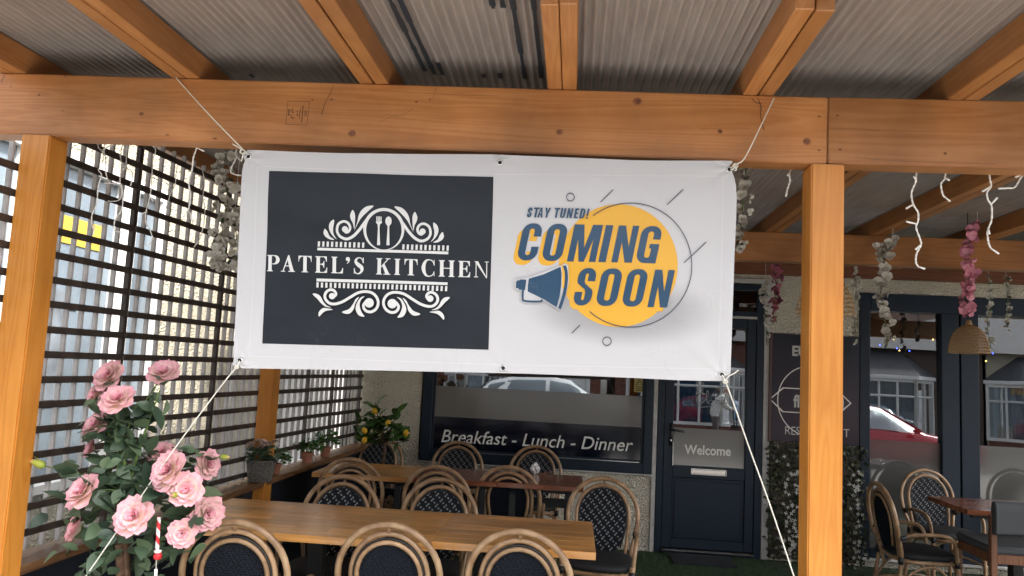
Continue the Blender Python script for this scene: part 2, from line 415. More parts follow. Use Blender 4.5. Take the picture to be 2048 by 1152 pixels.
BEAM_Y = 2.70
BANY = 2.672
e_tl = at(497, 313, BANY)
shc = at(1255, 622, BANY)
def vinyl(name, c, rough=.32, shadow=False):
    m, nt, b = newmat(name)
    b.inputs['Roughness'].default_value = rough; b.inputs['Specular IOR Level'].default_value = .45
    ge = N(nt, 'ShaderNodeNewGeometry')
    # creases: broad folds plus a few sharp handling marks
    mp = N(nt, 'ShaderNodeMapping'); mp.inputs['Scale'].default_value = (1.6, 1, 2.4); mp.inputs['Rotation'].default_value = (0, .6, 0)
    L(nt, ge.outputs['Position'], mp.inputs['Vector'])
    n = N(nt, 'ShaderNodeTexNoise', Scale=1.7, Detail=2.0, Distortion=.3); L(nt, mp.outputs[0], n.inputs['Vector'])
    v = N(nt, 'ShaderNodeTexNoise', Scale=9.0, Detail=5.0, Distortion=2.0); L(nt, ge.outputs['Position'], v.inputs['Vector'])
    cr_ = ramp(nt, v.outputs['Fac'], [(.485, (0, 0, 0)), (.5, (1, 1, 1)), (.515, (0, 0, 0))])
    n4 = N(nt, 'ShaderNodeTexNoise', Scale=4.0, Detail=1.0); L(nt, ge.outputs['Position'], n4.inputs['Vector'])
    msk = ramp(nt, n4.outputs['Fac'], [(.56, (0, 0, 0)), (.68, (1, 1, 1))])
    mm = N(nt, 'ShaderNodeMath', operation='MULTIPLY'); L(nt, cr_.outputs['Color'], mm.inputs[0]); L(nt, msk.outputs['Color'], mm.inputs[1])
    b1 = N(nt, 'ShaderNodeBump', Strength=.2, Distance=.05); L(nt, n.outputs['Fac'], b1.inputs['Height'])
    b2 = N(nt, 'ShaderNodeBump', Strength=.32, Distance=.004); L(nt, mm.outputs[0], b2.inputs['Height']); L(nt, b1.outputs['Normal'], b2.inputs['Normal'])
    L(nt, b2.outputs['Normal'], b.inputs['Normal'])
    b.inputs['Base Color'].default_value = (*c, 1)
    if shadow:                                   # the soft grey ellipse printed under the logo
        sp = N(nt, 'ShaderNodeSeparateXYZ'); L(nt, ge.outputs['Position'], sp.inputs[0])
        def term(o, cc, rr):
            a = N(nt, 'ShaderNodeMath', operation='SUBTRACT'); L(nt, o, a.inputs[0]); a.inputs[1].default_value = cc
            d = N(nt, 'ShaderNodeMath', operation='DIVIDE'); L(nt, a.outputs[0], d.inputs[0]); d.inputs[1].default_value = rr
            p = N(nt, 'ShaderNodeMath', operation='POWER'); ab = N(nt, 'ShaderNodeMath', operation='ABSOLUTE'); L(nt, d.outputs[0], ab.inputs[0])
            L(nt, ab.outputs[0], p.inputs[0]); p.inputs[1].default_value = 2.0
            return p.outputs[0]
        s_ = N(nt, 'ShaderNodeMath', operation='ADD')
        L(nt, term(sp.outputs['X'], shc.x - .02, .36), s_.inputs[0]); L(nt, term(sp.outputs['Z'], shc.z, .135), s_.inputs[1])
        r = ramp(nt, s_.outputs[0], [(.0, tuple(x * .60 for x in c)), (1.0, c)]); r.color_ramp.interpolation = 'EASE'
        L(nt, r.outputs['Color'], b.inputs['Base Color'])
    return m
M['v_white'] = vinyl('banner_white', (.50, .495, .505), .38, True)
M['v_black'] = vinyl('banner_black', (.007, .010, .015), .42)
M['v_black'].node_tree.nodes['Principled BSDF'].inputs['Specular IOR Level'].default_value = .36
M['v_text'] = vinyl('banner_text_white', (.62, .62, .61), .38)
M['v_yellow'] = vinyl('banner_yellow', (.68, .36, .03), .36)
M['v_navy'] = vinyl('banner_navy', (.016, .055, .110), .36)
M['v_line'] = vinyl('banner_line', (.035, .045, .07), .4)
M['v_hem'] = vinyl('banner_hem', (.60, .59, .60), .4)

# flat printed shapes --------------------------------------------------
class Print:
    """flat print on a vertical plane facing -Y; every piece sits a hair in front of the one before"""
    def __init__(s, Y, step=.00012): s.Y = Y; s.step = step; s.k = 0; s.items = []
    def loops(s, loops, mi=0):
        """loops: list of closed outlines of (x,z); inner ones are holes"""
        s.k += 1
        cu = bpy.data.curves.new('shape', 'CURVE'); cu.dimensions = '2D'; cu.fill_mode = 'BOTH'
        for lp in loops:
            sp = cu.splines.new('POLY'); sp.points.add(len(lp) - 1); sp.use_cyclic_u = True
            for p, q in zip(sp.points, lp): p.co = (q[0], q[1], 0, 1)
        s.items.append((cu, s.Y - s.k * s.step, mi))
    def px(s, loops, mi=0):
        s.loops([[(lambda q: (q.x, q.z))(at(x, y, s.Y)) for x, y in lp] for lp in loops], mi)
    def build(s, name, mats, parent=None):
        m = MB()
        for cu, y, mi in s.items:
            o = bpy.data.objects.new('tmp', cu); me = bpy.data.meshes.new_from_object(o)
            m.add([(v.co.x, y, v.co.y) for v in me.vertices], [tuple(p.vertices) for p in me.polygons], mi)
            bpy.data.objects.remove(o); bpy.data.meshes.remove(me); bpy.data.curves.remove(cu)
        o = m.build(name, mats, parent)
        bm = bmesh.new(); bm.from_mesh(o.data)
        for f in bm.faces:
            f.normal_update()
            if f.normal.y > 0: f.normal_flip()
        bm.to_mesh(o.data); bm.free()
        return o
def stroke(pts, w, n=6, smooth=True):
    """outline of a brush stroke through pts (2D) with width w (number or list)"""
    k = len(pts)
    ws = list(w) if isinstance(w, (list, tuple)) else [w] * k
    P = [Vector((p[0], p[1], ws[i])) for i, p in enumerate(pts)]
    if smooth: P = cr(P, n)
    a = []; b = []
    for i, p in enumerate(P):
        t = P[min(i + 1, len(P) - 1)] - P[max(i - 1, 0)]; t = Vector((t.x, t.y)); t.normalize()
        nn = Vector((-t.y, t.x)) * p.z / 2
        a.append((p.x + nn.x, p.y + nn.y)); b.append((p.x - nn.x, p.y - nn.y))
    return a + b[::-1]
def ell(cx, cy, rx, ry, n=48, a0=0, a1=2 * math.pi):
    return [(cx + rx * math.cos(a0 + (a1 - a0) * i / n), cy + ry * math.sin(a0 + (a1 - a0) * i / n)) for i in range(n)]
def smooth2(pts, n=5, closed=True):
    return [(p.x, p.y) for p in cr([Vector((x, y, 0)) for x, y in pts], n, closed)]
def rect(x0, y0, x1, y1): return [(x0, y0), (x1, y0), (x1, y1), (x0, y1)]

def text_mesh(body, size, shear=0.0, bold=0.0, sx=1.0, space=1.0):
    cu = bpy.data.curves.new('text', 'FONT'); cu.body = body; cu.size = size; cu.shear = shear; cu.offset = bold
    cu.space_character = space; cu.resolution_u = 4
    o = bpy.data.objects.new('tmp', cu); col.objects.link(o)
    bpy.context.view_layer.update()
    me = bpy.data.meshes.new_from_object(o.evaluated_get(bpy.context.evaluated_depsgraph_get()))
    bpy.data.objects.remove(o); bpy.data.curves.remove(cu)
    return me
def text_on_wall(name, body, p0, p1, height, Y, mat, parent=None, shear=0, bold=0, rotz=0):
    """text stretched so that it runs from p0 to p1 (x,z) with the given cap height, standing at plane Y"""
    me = text_mesh(body, 1.0, shear, bold)
    xs = [v.co.x for v in me.vertices]; w = max(xs) - min(xs); x0 = min(xs)
    dx = p1[0] - p0[0]; dz = p1[1] - p0[1]
    m = MB()
    vs = []
    for v in me.vertices:
        u = (v.co.x - x0) / w
        vs.append((p0[0] + dx * u, Y, p0[1] + dz * u + v.co.y / .73 * height))
    m.add(vs, [tuple(p.vertices) for p in me.polygons])
    bpy.data.meshes.remove(me)
    return m.build(name, mat, parent)

# ------------------------------------------------------------------ things built in place (world coordinates)
WPOS = {}
_link0 = link
def link(name, me, parent=None, loc=None, rot=None, scale=None):
    o = _link0(name, me, None, loc, rot, scale)
    if parent is not None:
        o.parent = parent
        if parent.name in WPOS:
            wp = WPOS[parent.name]
            o.matrix_parent_inverse = wp.inverted() if isinstance(wp, Matrix) else Matrix.Translation(-wp)
            if rot is None: WPOS[o.name] = Vector(loc) if loc is not None else Vector()
    return o
def place(name, loc, label, cat, group=None):
    e = empty(name, loc, 0, label, cat, group); WPOS[e.name] = Vector(loc); return e
def struct(o): o['kind'] = 'structure'; WPOS[o.name] = Vector(o.location); return o

WALL_Y = 6.83
def XL(y): return -2.15 + .068 * (y - 2.7)          # the trellis line
ANG = math.atan(.068)

# ---- ground: one sheet to the horizon, the street falls away gently behind the camera
def gz(y): return -.12
g = MB()
ys = [150, 30, 8, 1.0, -1.0, -4, -7.0, -9.0, -12, -40, -150]
g.grid(lambda u, v: (-150 + 300 * u, ys[int(round(v * 10))], gz(ys[int(round(v * 10))]) - .02), 6, 10)
struct(g.build('ground', M['asphalt']))
g = MB(); g.add([(-14, -1.25, -.03), (20, -1.25, -.03), (20, 2.2, -.012), (-14, 2.2, -.012), (-14, -1.25, -.45), (20, -1.25, -.45)], [(0, 1, 2, 3), (4, 5, 1, 0)]); struct(g.build('pavement', M['paving']))  # unseen; widened and paled to bounce light up under the roof
g = MB()
vs = [(-40, -8.2, gz(-8.2) + .10), (40, -8.2, gz(-8.2) + .10), (40, -10.0, -.01), (-40, -10.0, -.01), (-40, -8.2, gz(-8.2) - .1), (40, -8.2, gz(-8.2) - .1)]
g.add(vs, [(0, 3, 2, 1), (4, 0, 1, 5)]); struct(g.build('far_pavement', M['paving']))
g = MB(); g.box(-3.6, 6.5, 2.2, 7.0, -.25, 0.0); struct(g.build('terrace_floor', plain('terrace_base', (.030, .045, .022), .95)))
# artificial grass: short blades wherever the floor can be seen
def grass():
    m = MB(); r = random.Random(3)
    for i in range(30000):
        x = r.uniform(-.2, 3.6); y = r.uniform(4.4, 6.80)
        if i < 8000: x = r.uniform(.3, 1.7); y = r.uniform(5.6, 6.8)
        h = r.uniform(.010, .022); a = r.uniform(0, 6.28); w = .0022
        dx, dy = math.cos(a) * w, math.sin(a) * w
        lx, ly = r.uniform(-.008, .008), r.uniform(-.008, .008)
        m.add([(x - dx, y - dy, .002), (x + dx, y + dy, .002), (x + lx, y + ly, h)], [(0, 1, 2)])
    o = m.build('artificial_grass', leafmat('turf', (.03, .065, .02), (.05, .10, .03), .7))
    tag(o, 'short dark green artificial turf on the terrace floor before the door', 'artificial grass', kind='stuff')
grass()

# ---- the restaurant front
bld = place('restaurant_building', (0.5, WALL_Y, 0), 'cream pebble rendered restaurant front with dark windows and door behind the terrace', 'building')
w = MB(); T = 7.02
w.box(-1.98, -1.335, WALL_Y, T, 0, 3.4); w.box(-1.335, .708, WALL_Y, T, 0, .628)
w.box(-1.335, .708, WALL_Y, T, 2.33, 3.4); w.box(.708, 1.69, WALL_Y, T, 2.33, 3.4)
w.box(1.69, 2.43, WALL_Y, T, 0, 3.4); w.box(2.43, 6.6, WALL_Y, T, 2.29, 3.4); w.box(6.2, 6.6, WALL_Y, T, 0, 2.29)
w.box(2.43, 6.2, WALL_Y, T, 0, .06)
w.build('wall', M['render'], bld)
# room behind the glass
dk = plain('dim_room', (.035, .034, .034), .9)
iw = MB()
iw.box(-2.0, 6.7, 9.6, 9.7, 0, 3.0); iw.box(-2.1, -2.0, 7.02, 9.7, 0, 3.0); iw.box(6.7, 6.8, 7.02, 9.7, 0, 3.0)
iw.box(-2.0, 6.7, 7.02, 9.6, 2.9, 3.0); iw.box(-2.0, 6.7, 7.02, 9.6, -.1, 0)
iw.build('interior', dk, bld)
rf = MB(); rf.add([(-2.2, 6.6, 3.4), (6.8, 6.6, 3.4), (6.8, 10, 4.8), (-2.2, 10, 4.8)], [(0, 1, 2, 3)])
rf.build('roof', plain('slate_roof', (.07, .07, .075), .8, noise=.3), bld)
# window with the menu words
FY = WALL_Y - .022
def frame_rect(m, x0, x1, z0, z1, t, y0, y1):
    tl, tr, tb, tt = t if isinstance(t, (list, tuple)) else (t,) * 4
    m.box(x0, x0 + tl, y0, y1, z0, z1); m.box(x1 - tr, x1, y0, y1, z0, z1)
    m.box(x0 + tl, x1 - tr, y0, y1, z0, z0 + tb); m.box(x0 + tl, x1 - tr, y0, y1, z1 - tt, z1)
f = MB(); frame_rect(f, -1.318, .704, .645, 2.318, (.088, .074, .09, .08), FY, WALL_Y + .05)
win = f.build('shop_window', M['frame'], bld, bevel=.004)
f = MB(); frame_rect(f, -1.23, .63, .735, 2.238, .022, WALL_Y + .004, WALL_Y + .05); f.build('bead', M['frame'], win, bevel=.003)
leanpane(-1.23, .63, .735, 2.238, win)
frost = plain('frosted_film', (.20, .195, .18), .10, spec=.6)
MB().box(-1.208, .608, WALL_Y + .0106, WALL_Y + .0114, 1.036, 1.305).build('frosted_film', frost, win)
MB().box(-1.208, .608, WALL_Y + .0106, WALL_Y + .0114, .757, 1.0355).build('navy_film', M['navyfilm'], win)
MB().box(-1.33, .706, WALL_Y - .028, WALL_Y + .0, .630, .6445).build('sill', M['trim'], win, bevel=.003)
MB().box(-1.10, .6, WALL_Y - .004, WALL_Y + .003, .7365, .7415).build('drip_strip', M['silver'], win)
lettermat = plain('letter_pale', (.82, .81, .77), .5)
a = at(882, 884, WALL_Y); b_ = at(1266, 903, WALL_Y)
text_on_wall('lettering', 'Breakfast - Lunch - Dinner', (a.x, a.z), (b_.x, b_.z), .115, WALL_Y + .0098, lettermat, win, shear=.22, bold=.004)
# warning sticker
sa = at(1269, 757, WALL_Y); sb = at(1288, 785, WALL_Y)
st = MB().box(sa.x, sb.x, WALL_Y + .008, WALL_Y + .0112, sb.z, sa.z).build('warning_sticker', plain('sticker_yellow', (.45, .36, .10), .5), win)
p = Print(WALL_Y + .008, .0002); cx = (sa.x + sb.x) / 2; hz = sa.z - sb.z
p.loops([[(cx - .036, sa.z - hz * .48), (cx + .036, sa.z - hz * .48), (cx, sa.z - .004)], [(cx - .026, sa.z - hz * .44), (cx + .026, sa.z - hz * .44), (cx, sa.z - .014)]])
p.loops([stroke([(cx - .012, sa.z - hz * .36), (cx, sa.z - hz * .25), (cx + .01, sa.z - hz * .30)], .006)])
for k in range(3): p.loops([rect(cx - .032, sb.z + .010 + k * .016, cx + .03, sb.z + .017 + k * .016)])
p.build('marks', M['black'], st)
# door
f = MB(); frame_rect(f, .744, 1.628, .0, 2.318, (.055, .06, .045, .05), FY, WALL_Y + .06)
f.box(.799, 1.568, FY + .004, WALL_Y + .05, 2.040, 2.085)
dfr = f.build('door_frame', M['frame'], bld, bevel=.004)
MB().box(.705, .742, WALL_Y - .018, WALL_Y + .02, .0, 2.33).build('jamb_trim', M['trim'], bld, bevel=.003)
MB().box(1.632, 1.689, WALL_Y - .018, WALL_Y + .02, .0, 2.33).build('jamb_trim', M['trim'], bld, bevel=.003)
MB().box(.70, 1.70, WALL_Y - .030, WALL_Y - .001, 2.330, 2.372).build('head_trim', M['trim'], bld, bevel=.003)
MB().box(.80, 1.567, FY - .012, FY + .003, 2.016, 2.039).build('weather_bar', M['trim'], bld, bevel=.002)
f = MB(); DX0, DX1 = .802, 1.565
frame_rect(f, DX0, DX1, .05, 2.014, (.078, .075, .08, .085), FY + .006, WALL_Y + .04)
f.box(DX0 + .078, DX1 - .075, FY + .006, WALL_Y + .04, .636, .735)
f.box(DX0 + .078, DX1 - .075, FY + .020, WALL_Y + .04, .13, .636)
door = f.build('door', M['frame'], bld, bevel=.004)
f = MB(); f.box(DX0 + .10, DX1 - .097, FY + .012, FY + .022, .155, .612); f.build('panel', M['frame'], door, bevel=.006, seg=2)
leanpane(.88, 1.49, .735, 1.93, door)
MB().box(.885, 1.485, WALL_Y + .0106, WALL_Y + .0114, .738, 1.055).build('frosted_film', frost, door)
MB().box(.799, 1.568, WALL_Y + .012, WALL_Y + .016, 2.086, 2.267).build('pane', M['glass'], dfr)
a = at(1369, 908, WALL_Y); b_ = at(1462, 912, WALL_Y)
wl = text_on_wall('lettering', 'Welcome', (a.x, a.z), (b_.x, b_.z), .083, WALL_Y + .0098, lettermat, door, bold=.02)
# the word written in thin script
p = Print(WALL_Y + .0112, .0001)
Cz = lambda pts, w: p.px([stroke(pts, w)])
Cz([(1411, 789), (1403, 786), (1396, 792), (1394, 802), (1399, 808), (1408, 803)], 1.6)
Cz([(1408, 803), (1415, 793), (1417, 784), (1414, 782), (1413, 795), (1415, 807)], 1.3)
Cz([(1420, 801), (1417, 805), (1420, 808), (1425, 804), (1424, 800), (1420, 801)], 1.3)
Cz([(1425, 804), (1431, 799), (1433, 804), (1428, 808)], 1.3)
Cz([(1434, 804), (1439, 800), (1435, 802), (1435, 808), (1442, 805)], 1.3)
Cz([(1449, 801), (1443, 802), (1443, 808), (1448, 807), (1452, 788)], 1.3); Cz([(1449, 803), (1450, 808), (1455, 806)], 1.3)
Cz([(1400, 815), (1425, 813), (1450, 814)], 1.0)
p.build('script_lettering', plain('script_grey', (.35, .36, .36), .5), door)
# handle and letter plate
h = MB()
hx = .862
h.box(hx - .014, hx + .014, FY - .006, FY + .006, .90, 1.09); h.tube([(hx, FY - .005, 1.035), (hx, FY - .045, 1.035), (hx + .02, FY - .05, 1.033), (hx + .105, FY - .046, 1.026)], .009, 8)
h.build('handle', M['black'], door, smooth=True)
MB().lathe([(0, -.0), (.007, 0), (.007, .008), (0, .008)], 10).build('keyhole', M['silver'], door, loc=(hx, FY - .006, .945), rot=(R(90), 0, 0))
MB().box(DX0 + .077, DX0 + .081, FY - .004, FY + .01, .735, .93).build('edge_strip', M['silver'], door)
lx0, lx1, lz0, lz1 = 1.035, 1.335, .668, .722
lp = MB(); frame_rect(lp, lx0, lx1, lz0, lz1, .008, FY - .010, FY + .006); lp = lp.build('letter_plate', M['silver'], door, bevel=.002)
MB().box(lx0 + .008, lx1 - .008, FY - .006, FY + .005, lz0 + .008, lz1 - .008).build('flap', plain('chrome_flap', (.45, .42, .40), .2, metal=1), lp, bevel=.002)
MB().box(lx0 + .012, lx1 - .012, FY - .013, FY - .0055, lz0 + .030, lz0 + .037).build('lip', M['silver'], lp)
MB().box(.80, 1.57, FY - .035, FY + .004, .03, .045).build('threshold', M['silver'], dfr)
MB().box(.86, 1.36, 6.42, 6.74, .004, .022).build('door_mat', plain('mat', (.012, .016, .022), .95, bump=.8, bscale=300))
tag(bpy.data.objects['door_mat'], 'dark blue door mat lying on turf at the foot of the door', 'door mat')

# board with the fragment of a sign
sg = place('sign_board', (2.05, WALL_Y, 1.4), 'dark navy sign board with white ring and lettering half hidden by the right post', 'sign')
MB().box(1.70, 2.425, WALL_Y - .030, WALL_Y - .002, .985, 1.905).build('board', plain('sign_navy', (.010, .015, .026), .22), sg, bevel=.003)
MB().box(1.675, 1.699, WALL_Y - .034, WALL_Y - .001, .98, 1.91).build('side_strip', plain('sign_brown', (.075, .035, .028), .4), sg, bevel=.002)
p = Print(WALL_Y - .0305, .0002)
Z0 = 1.34; X0 = 2.02
p.loops([ell(X0, Z0, .275, .30), ell(X0, Z0, .267, .292)])
dm = [(X0 - .34, Z0), (X0 - .23, Z0 + .105), (X0 + .23, Z0 + .105), (X0 + .34, Z0), (X0 + .23, Z0 - .105), (X0 - .23, Z0 - .105)]
p.loops([dm, [(X0 + (x - X0) * .965, Z0 + (z - Z0) * .92) for x, z in dm]])
p.build('emblem', lettermat, sg)
pale = plain('sign_pale', (.52, .52, .50), .5)
text_on_wall('lettering', 'EU', (1.866, 1.722), (1.985, 1.722), .085, WALL_Y - .0310, pale, sg, bold=.035)
text_on_wall('lettering', 'fl', (1.880, Z0 - .055), (1.930, Z0 - .055), .105, WALL_Y - .0312, pale, sg, bold=.03)
text_on_wall('lettering', 'RESTAURANT', (1.815, 1.050), (2.345, 1.055), .072, WALL_Y - .0310, pale, sg, bold=-.004)
# big window on the right
f = MB(); frame_rect(f, 2.432, 6.198, .062, 2.288, (.085, .085, .09, .15), FY, WALL_Y + .05)
f.box(3.10, 3.245, FY, WALL_Y + .05, .152, 2.138); f.box(3.255, 3.40, FY - .004, WALL_Y + .05, .152, 2.138)
f.box(4.7, 4.85, FY, WALL_Y + .05, .152, 2.138)
w2 = f.build('shop_window', M['frame'], bld, bevel=.004)
for x0, x1 in ((2.517, 3.10), (3.40, 4.70), (4.85, 6.113)):
    leanpane(x0, x1, .152, 2.138, w2)
    MB().box(x0 + .001, x1 - .001, WALL_Y + .0106, WALL_Y + .0114, .155, 1.045).build('frosted_film', plain('frosted_film_grey', (.10, .10, .095), .06, spec=.9), w2)
MB().box(2.44, 6.19, FY - .04, FY - .001, .062, .078).build('sill', M['trim'], w2)
# fairy lights inside the room
def glow(name, c, s):
    m, nt, b = newmat(name); b.inputs['Emission Color'].default_value = (*c, 1); b.inputs['Emission Strength'].default_value = s
    b.inputs['Base Color'].default_value = (*c, 1); return m
GB, GY = glow('fairy_blue', (.05, .08, 1.0), 9), glow('fairy_amber', (1.0, .55, .12), 7)
fl = place('fairy_light_string', (3.0, 7.5, 1.9), 'string of tiny blue and amber fairy lights glowing inside the right window', 'fairy lights')
pp = []
for i, (px, py, c) in enumerate(((1760, 690, 0), (1788, 678, 1), (1794, 697, 0), (1799, 701, 1), (1819, 702, 0), (1866, 679, 1), (1889, 684, 0), (1896, 686, 1), (1945, 700, 0), (1972, 722, 1), (1986, 707, 0))):
    q = at(px, py, 7.5); pp.append(q)
    MB().lathe([(0, -.007), (.006, -.003), (.006, .003), (0, .007)], 8).build('bulb', GY if c else GB, fl, loc=q)
MB().tube(cr(pp, 4), .0015, 4).build('wire', M['black'], fl)

# ---- pergola
def beamtop(x): return 2.521 - .010 * (x + 1.22) if x < .85 else 2.500
pg = place('pergola', (-.6, 2.75, 0), 'orange stained timber pergola with doubled rafters and smoky corrugated sheets over the terrace', 'pergola')
bl = boxpart('front_beam', -3.6, .8515, BEAM_Y, BEAM_Y + .10, 2.281, 2.521, M['beamX'], pg, .004, 2, rot=(0, .010, 0))
WPOS[bl.name] = Matrix.Translation(bl.location) @ Matrix.Rotation(.010, 4, 'Y')
br_ = boxpart('front_beam', .8535, 5.2, BEAM_Y, BEAM_Y + .10, 2.262, 2.500, M['beamX'], pg, .004, 2)
boxpart('inner_beam', -1.93, 5.2, 5.27, 5.37, 2.300, 2.4985, M['beamX'], pg, .004)
boxpart('wall_ledger', -1.9, 5.2, 6.765, 6.828, 2.410, 2.585, M['ledger'], pg, .003)
boxpart('post', .797, .909, BEAM_Y - .004, BEAM_Y + .106, 0, 2.259, M['beamZ'], pg, .005, 2)
boxpart('post', -2.128, -2.012, BEAM_Y - .004, BEAM_Y + .104, 0, 2.29, M['beamZ'], pg, .005, 2)
boxpart('post', -1.99, -1.90, 4.80, 4.92, 0, 2.53, M['beamZ'], pg, .004, 2)
boxpart('post', 5.0, 5.1, 5.27, 5.37, 0, 2.30, M['beamZ'], pg, .004)
RX = [-2.20, -1.503, -.778, -.082, .613, 1.31, 2.0, 2.70, 3.4, 4.1]
for i, x in enumerate(RX):
    zt = beamtop(x) - .0005
    for k, s in enumerate((-1, 1)):
        y0 = 2.052 + rnd.uniform(-.006, .006)
        boxpart('rafter_board', x + (-.0535 if k == 0 else .0025), x + (-.0025 if k == 0 else .0535), y0, 6.764, zt, zt + .100 + rnd.uniform(-.002, .002), M['beamY'], pg, .003, rot=(0, 0, rnd.uniform(-.0008, .0008)))
# corrugated sheets, one per bay and a half
pitch = .032
def sheet(x0, x1, y0, y1, dz):
    n = int((x1 - x0) / pitch * 6); m = MB()
    yy = [y0, 2.2, 2.6, 3.0, 4.0, 5.2, y1]
    m.grid(lambda u, v: (x0 + (x1 - x0) * u, yy[int(round(v * 6))], beamtop(x0 + (x1 - x0) * u) + .113 + dz + .0095 * math.sin((x0 + (x1 - x0) * u) / pitch * 2 * math.pi)), n, 6)
    return m.build('roof_sheet', M['roof'], pg, smooth=True)
xs = [-2.32, -1.6, -.81, .58, 1.97, 3.36, 5.2]
for i in range(6): sheet(xs[i], xs[i + 1] + (.06 if i < 5 else 0), 1.70, 6.80, .002 * (i % 2))
# wet leaves and dirt caught in the flutes
dm_ = MB()
def streak(px, py, qx, qy, w=.017):
    a = at(px, py, 2.622, 'Z'); b = at(qx, qy, 2.622, 'Z')
    zz = beamtop(a.x) + .1155; x = round(a.x / pitch) * pitch + pitch * .75; rr = random.Random(int(px))
    n = 7
    for i in range(n):
        y0 = a.y + (b.y - a.y) * i / n; y1 = a.y + (b.y - a.y) * (i + 1) / n
        ww = w * rr.uniform(.7, 1.2)
        dm_.box(x - ww / 2, x + ww / 2, min(y0, y1), max(y0, y1), zz - .0142, zz - .0128 + i * 1e-5)
for s_ in ((735, -60, 812, 130), (752, -60, 840, 140), (818, 58, 866, 146), (815, 90, 848, 140), (867, 123, 884, 147), (1008, -60, 1046, 150), (1034, -60, 1066, 150), (1060, -60, 1086, 140), (957, 145, 962, 152), (994, 143, 1001, 153), (1036, 135, 1048, 154), (1060, 132, 1070, 152), (1084, 128, 1092, 145), (370, 112, 388, 124), (486, 150, 500, 156), (955, -30, 960, 12), (980, -30, 986, 10)): streak(*s_)
dmo = dm_.build('leaf_dirt', M['dirt'], pg); tag(dmo, kind='stuff')
# knots, nail heads, cracks and the timber stamp on the front beams
def onbeam(px, py): return at(px, py, BEAM_Y)
def knot(px, py, rx, rz, name, beam):
    q = onbeam(px, py); rr = random.Random(px); m = MB()
    ring = [(q.x + rx * math.cos(t) * rr.uniform(.85, 1.1), BEAM_Y - .0008, q.z + rz * math.sin(t) * rr.uniform(.85, 1.1)) for t in [i * 2 * math.pi / 12 for i in range(12)]]
    m.add([(q.x, BEAM_Y - .0012, q.z)] + ring, [(0, 1 + (i + 1) % 12, 1 + i) for i in range(12)])
    o = m.build(name, M['knot'], beam)
    if rx > .0095:                                   # a paler ring round the big knots
        m = MB(); rg = [(q.x + rx * f * math.cos(t), BEAM_Y - .0006, q.z + rz * f * math.sin(t)) for f in (1.0, 1.32) for t in [i * 2 * math.pi / 16 for i in range(16)]]
        m.add(rg, [(i, (i + 1) % 16, 16 + (i + 1) % 16, 16 + i) for i in range(16)]); m.build('knot_ring', M['knotring'], beam)
M['knotring'] = plain('knot_ring', (.26, .10, .035), .5, noise=.3, nscale=60)
for a in ((704, 267, .012, .010), (1119, 264, .010, .009), (1275, 203, .013, .011), (1440, 263, .009, .008), (283, 228, .009, .007), (833, 204, .006, .003), (860, 199, .004, .004), (78, 190, .005, .004), (130, 153, .004, .003), (625, 200, .004, .003), (663, 199, .007, .003), (335, 270, .008, .003), (430, 277, .009, .003), (126, 222, .003, .003), (22, 173, .003, .003), (1614, 283, .011, .010)): knot(*a, 'knot', bl)
knot(1890, 307, .006, .005, 'knot', br_)
for a in ((1638, 233, .006, .003), (1638, 301, .006, .003)): knot(*a, 'screw_head', bl)
for a in ((1675, 231, .006, .004), (1680, 299, .006, .004)): knot(*a, 'screw_head', br_)
def crack(pts, w, beam):
    p = Print(BEAM_Y - .0004, .00005); p.px([stroke(pts, [q * .7 for q in w] if isinstance(w, list) else w * .7)]); p.build('crack', M['crack'], beam)
for pts, w in (([(667, 170), (660, 188), (651, 205), (643, 229)], [1.0, 1.6, 1.4, 2.4]), ([(1516, 196), (1522, 215), (1521, 232), (1528, 260)], [1.5, 3, 2, 3]), ([(1503, 197), (1512, 205), (1522, 207)], 2.2), ([(1400, 257), (1470, 256), (1500, 258)], .7),
               ([(770, 228), (800, 232), (826, 217)], .7), ([(2, 165), (10, 150)], 1.5), ([(758, 245), (780, 235), (795, 226)], .6), ([(865, 200), (872, 180), (868, 176)], .8), ([(60, 148), (200, 152), (330, 160)], .6), ([(740, 180), (900, 189), (1000, 192)], .8)): crack(pts, w, bl)
for pts, w in (([(1656, 256), (1720, 258), (1760, 262)], .8), ([(1710, 315), (1800, 322), (1990, 328)], .8)): crack(pts, w, br_)
p = Print(BEAM_Y - .0005, .00005)
def zs(x, y): return (550 + x / 16.45, 190 + y / 16.45)
p.px([[zs(420, 190), zs(1150, 205), zs(1060, 990), zs(345, 970)], [zs(432, 208), zs(1132, 222), zs(1046, 975), zs(362, 955)]])
for (x0, y0, x1, y1, w) in ((925, 350, 880, 900, 2.0), (835, 450, 805, 780, 1.6)): p.px([stroke([zs(x0, y0), zs((x0 + x1) / 2, (y0 + y1) / 2), zs(x1, y1)], w)])
for (x, y, w_, h_) in ((740, 540, 40, 45), (735, 650, 45, 80), (470, 490, 80, 40), (455, 560, 50, 60), (455, 640, 60, 70)): p.px([[zs(x - w_ / 2, y - h_ / 2), zs(x + w_ / 2, y - h_ / 2), zs(x + w_ / 2, y + h_ / 2), zs(x - w_ / 2, y + h_ / 2)]])
for yy in (535, 600, 665): p.px([[zs(970, yy - 20), zs(1055, yy - 20), zs(1055, yy + 22), zs(970, yy + 22)], [zs(990, yy - 6), zs(1038, yy - 6), zs(1038, yy + 8), zs(990, yy + 8)]])
p.px([stroke([zs(540, 660), zs(545, 740), zs(600, 765), zs(655, 740)], 2.0)])
p.px([stroke([zs(590, 440), zs(560, 540), zs(620, 600)], 1.8)])
p.build('timber_stamp', plain('stamp_ink', (.13, .05, .02), .8), bl)

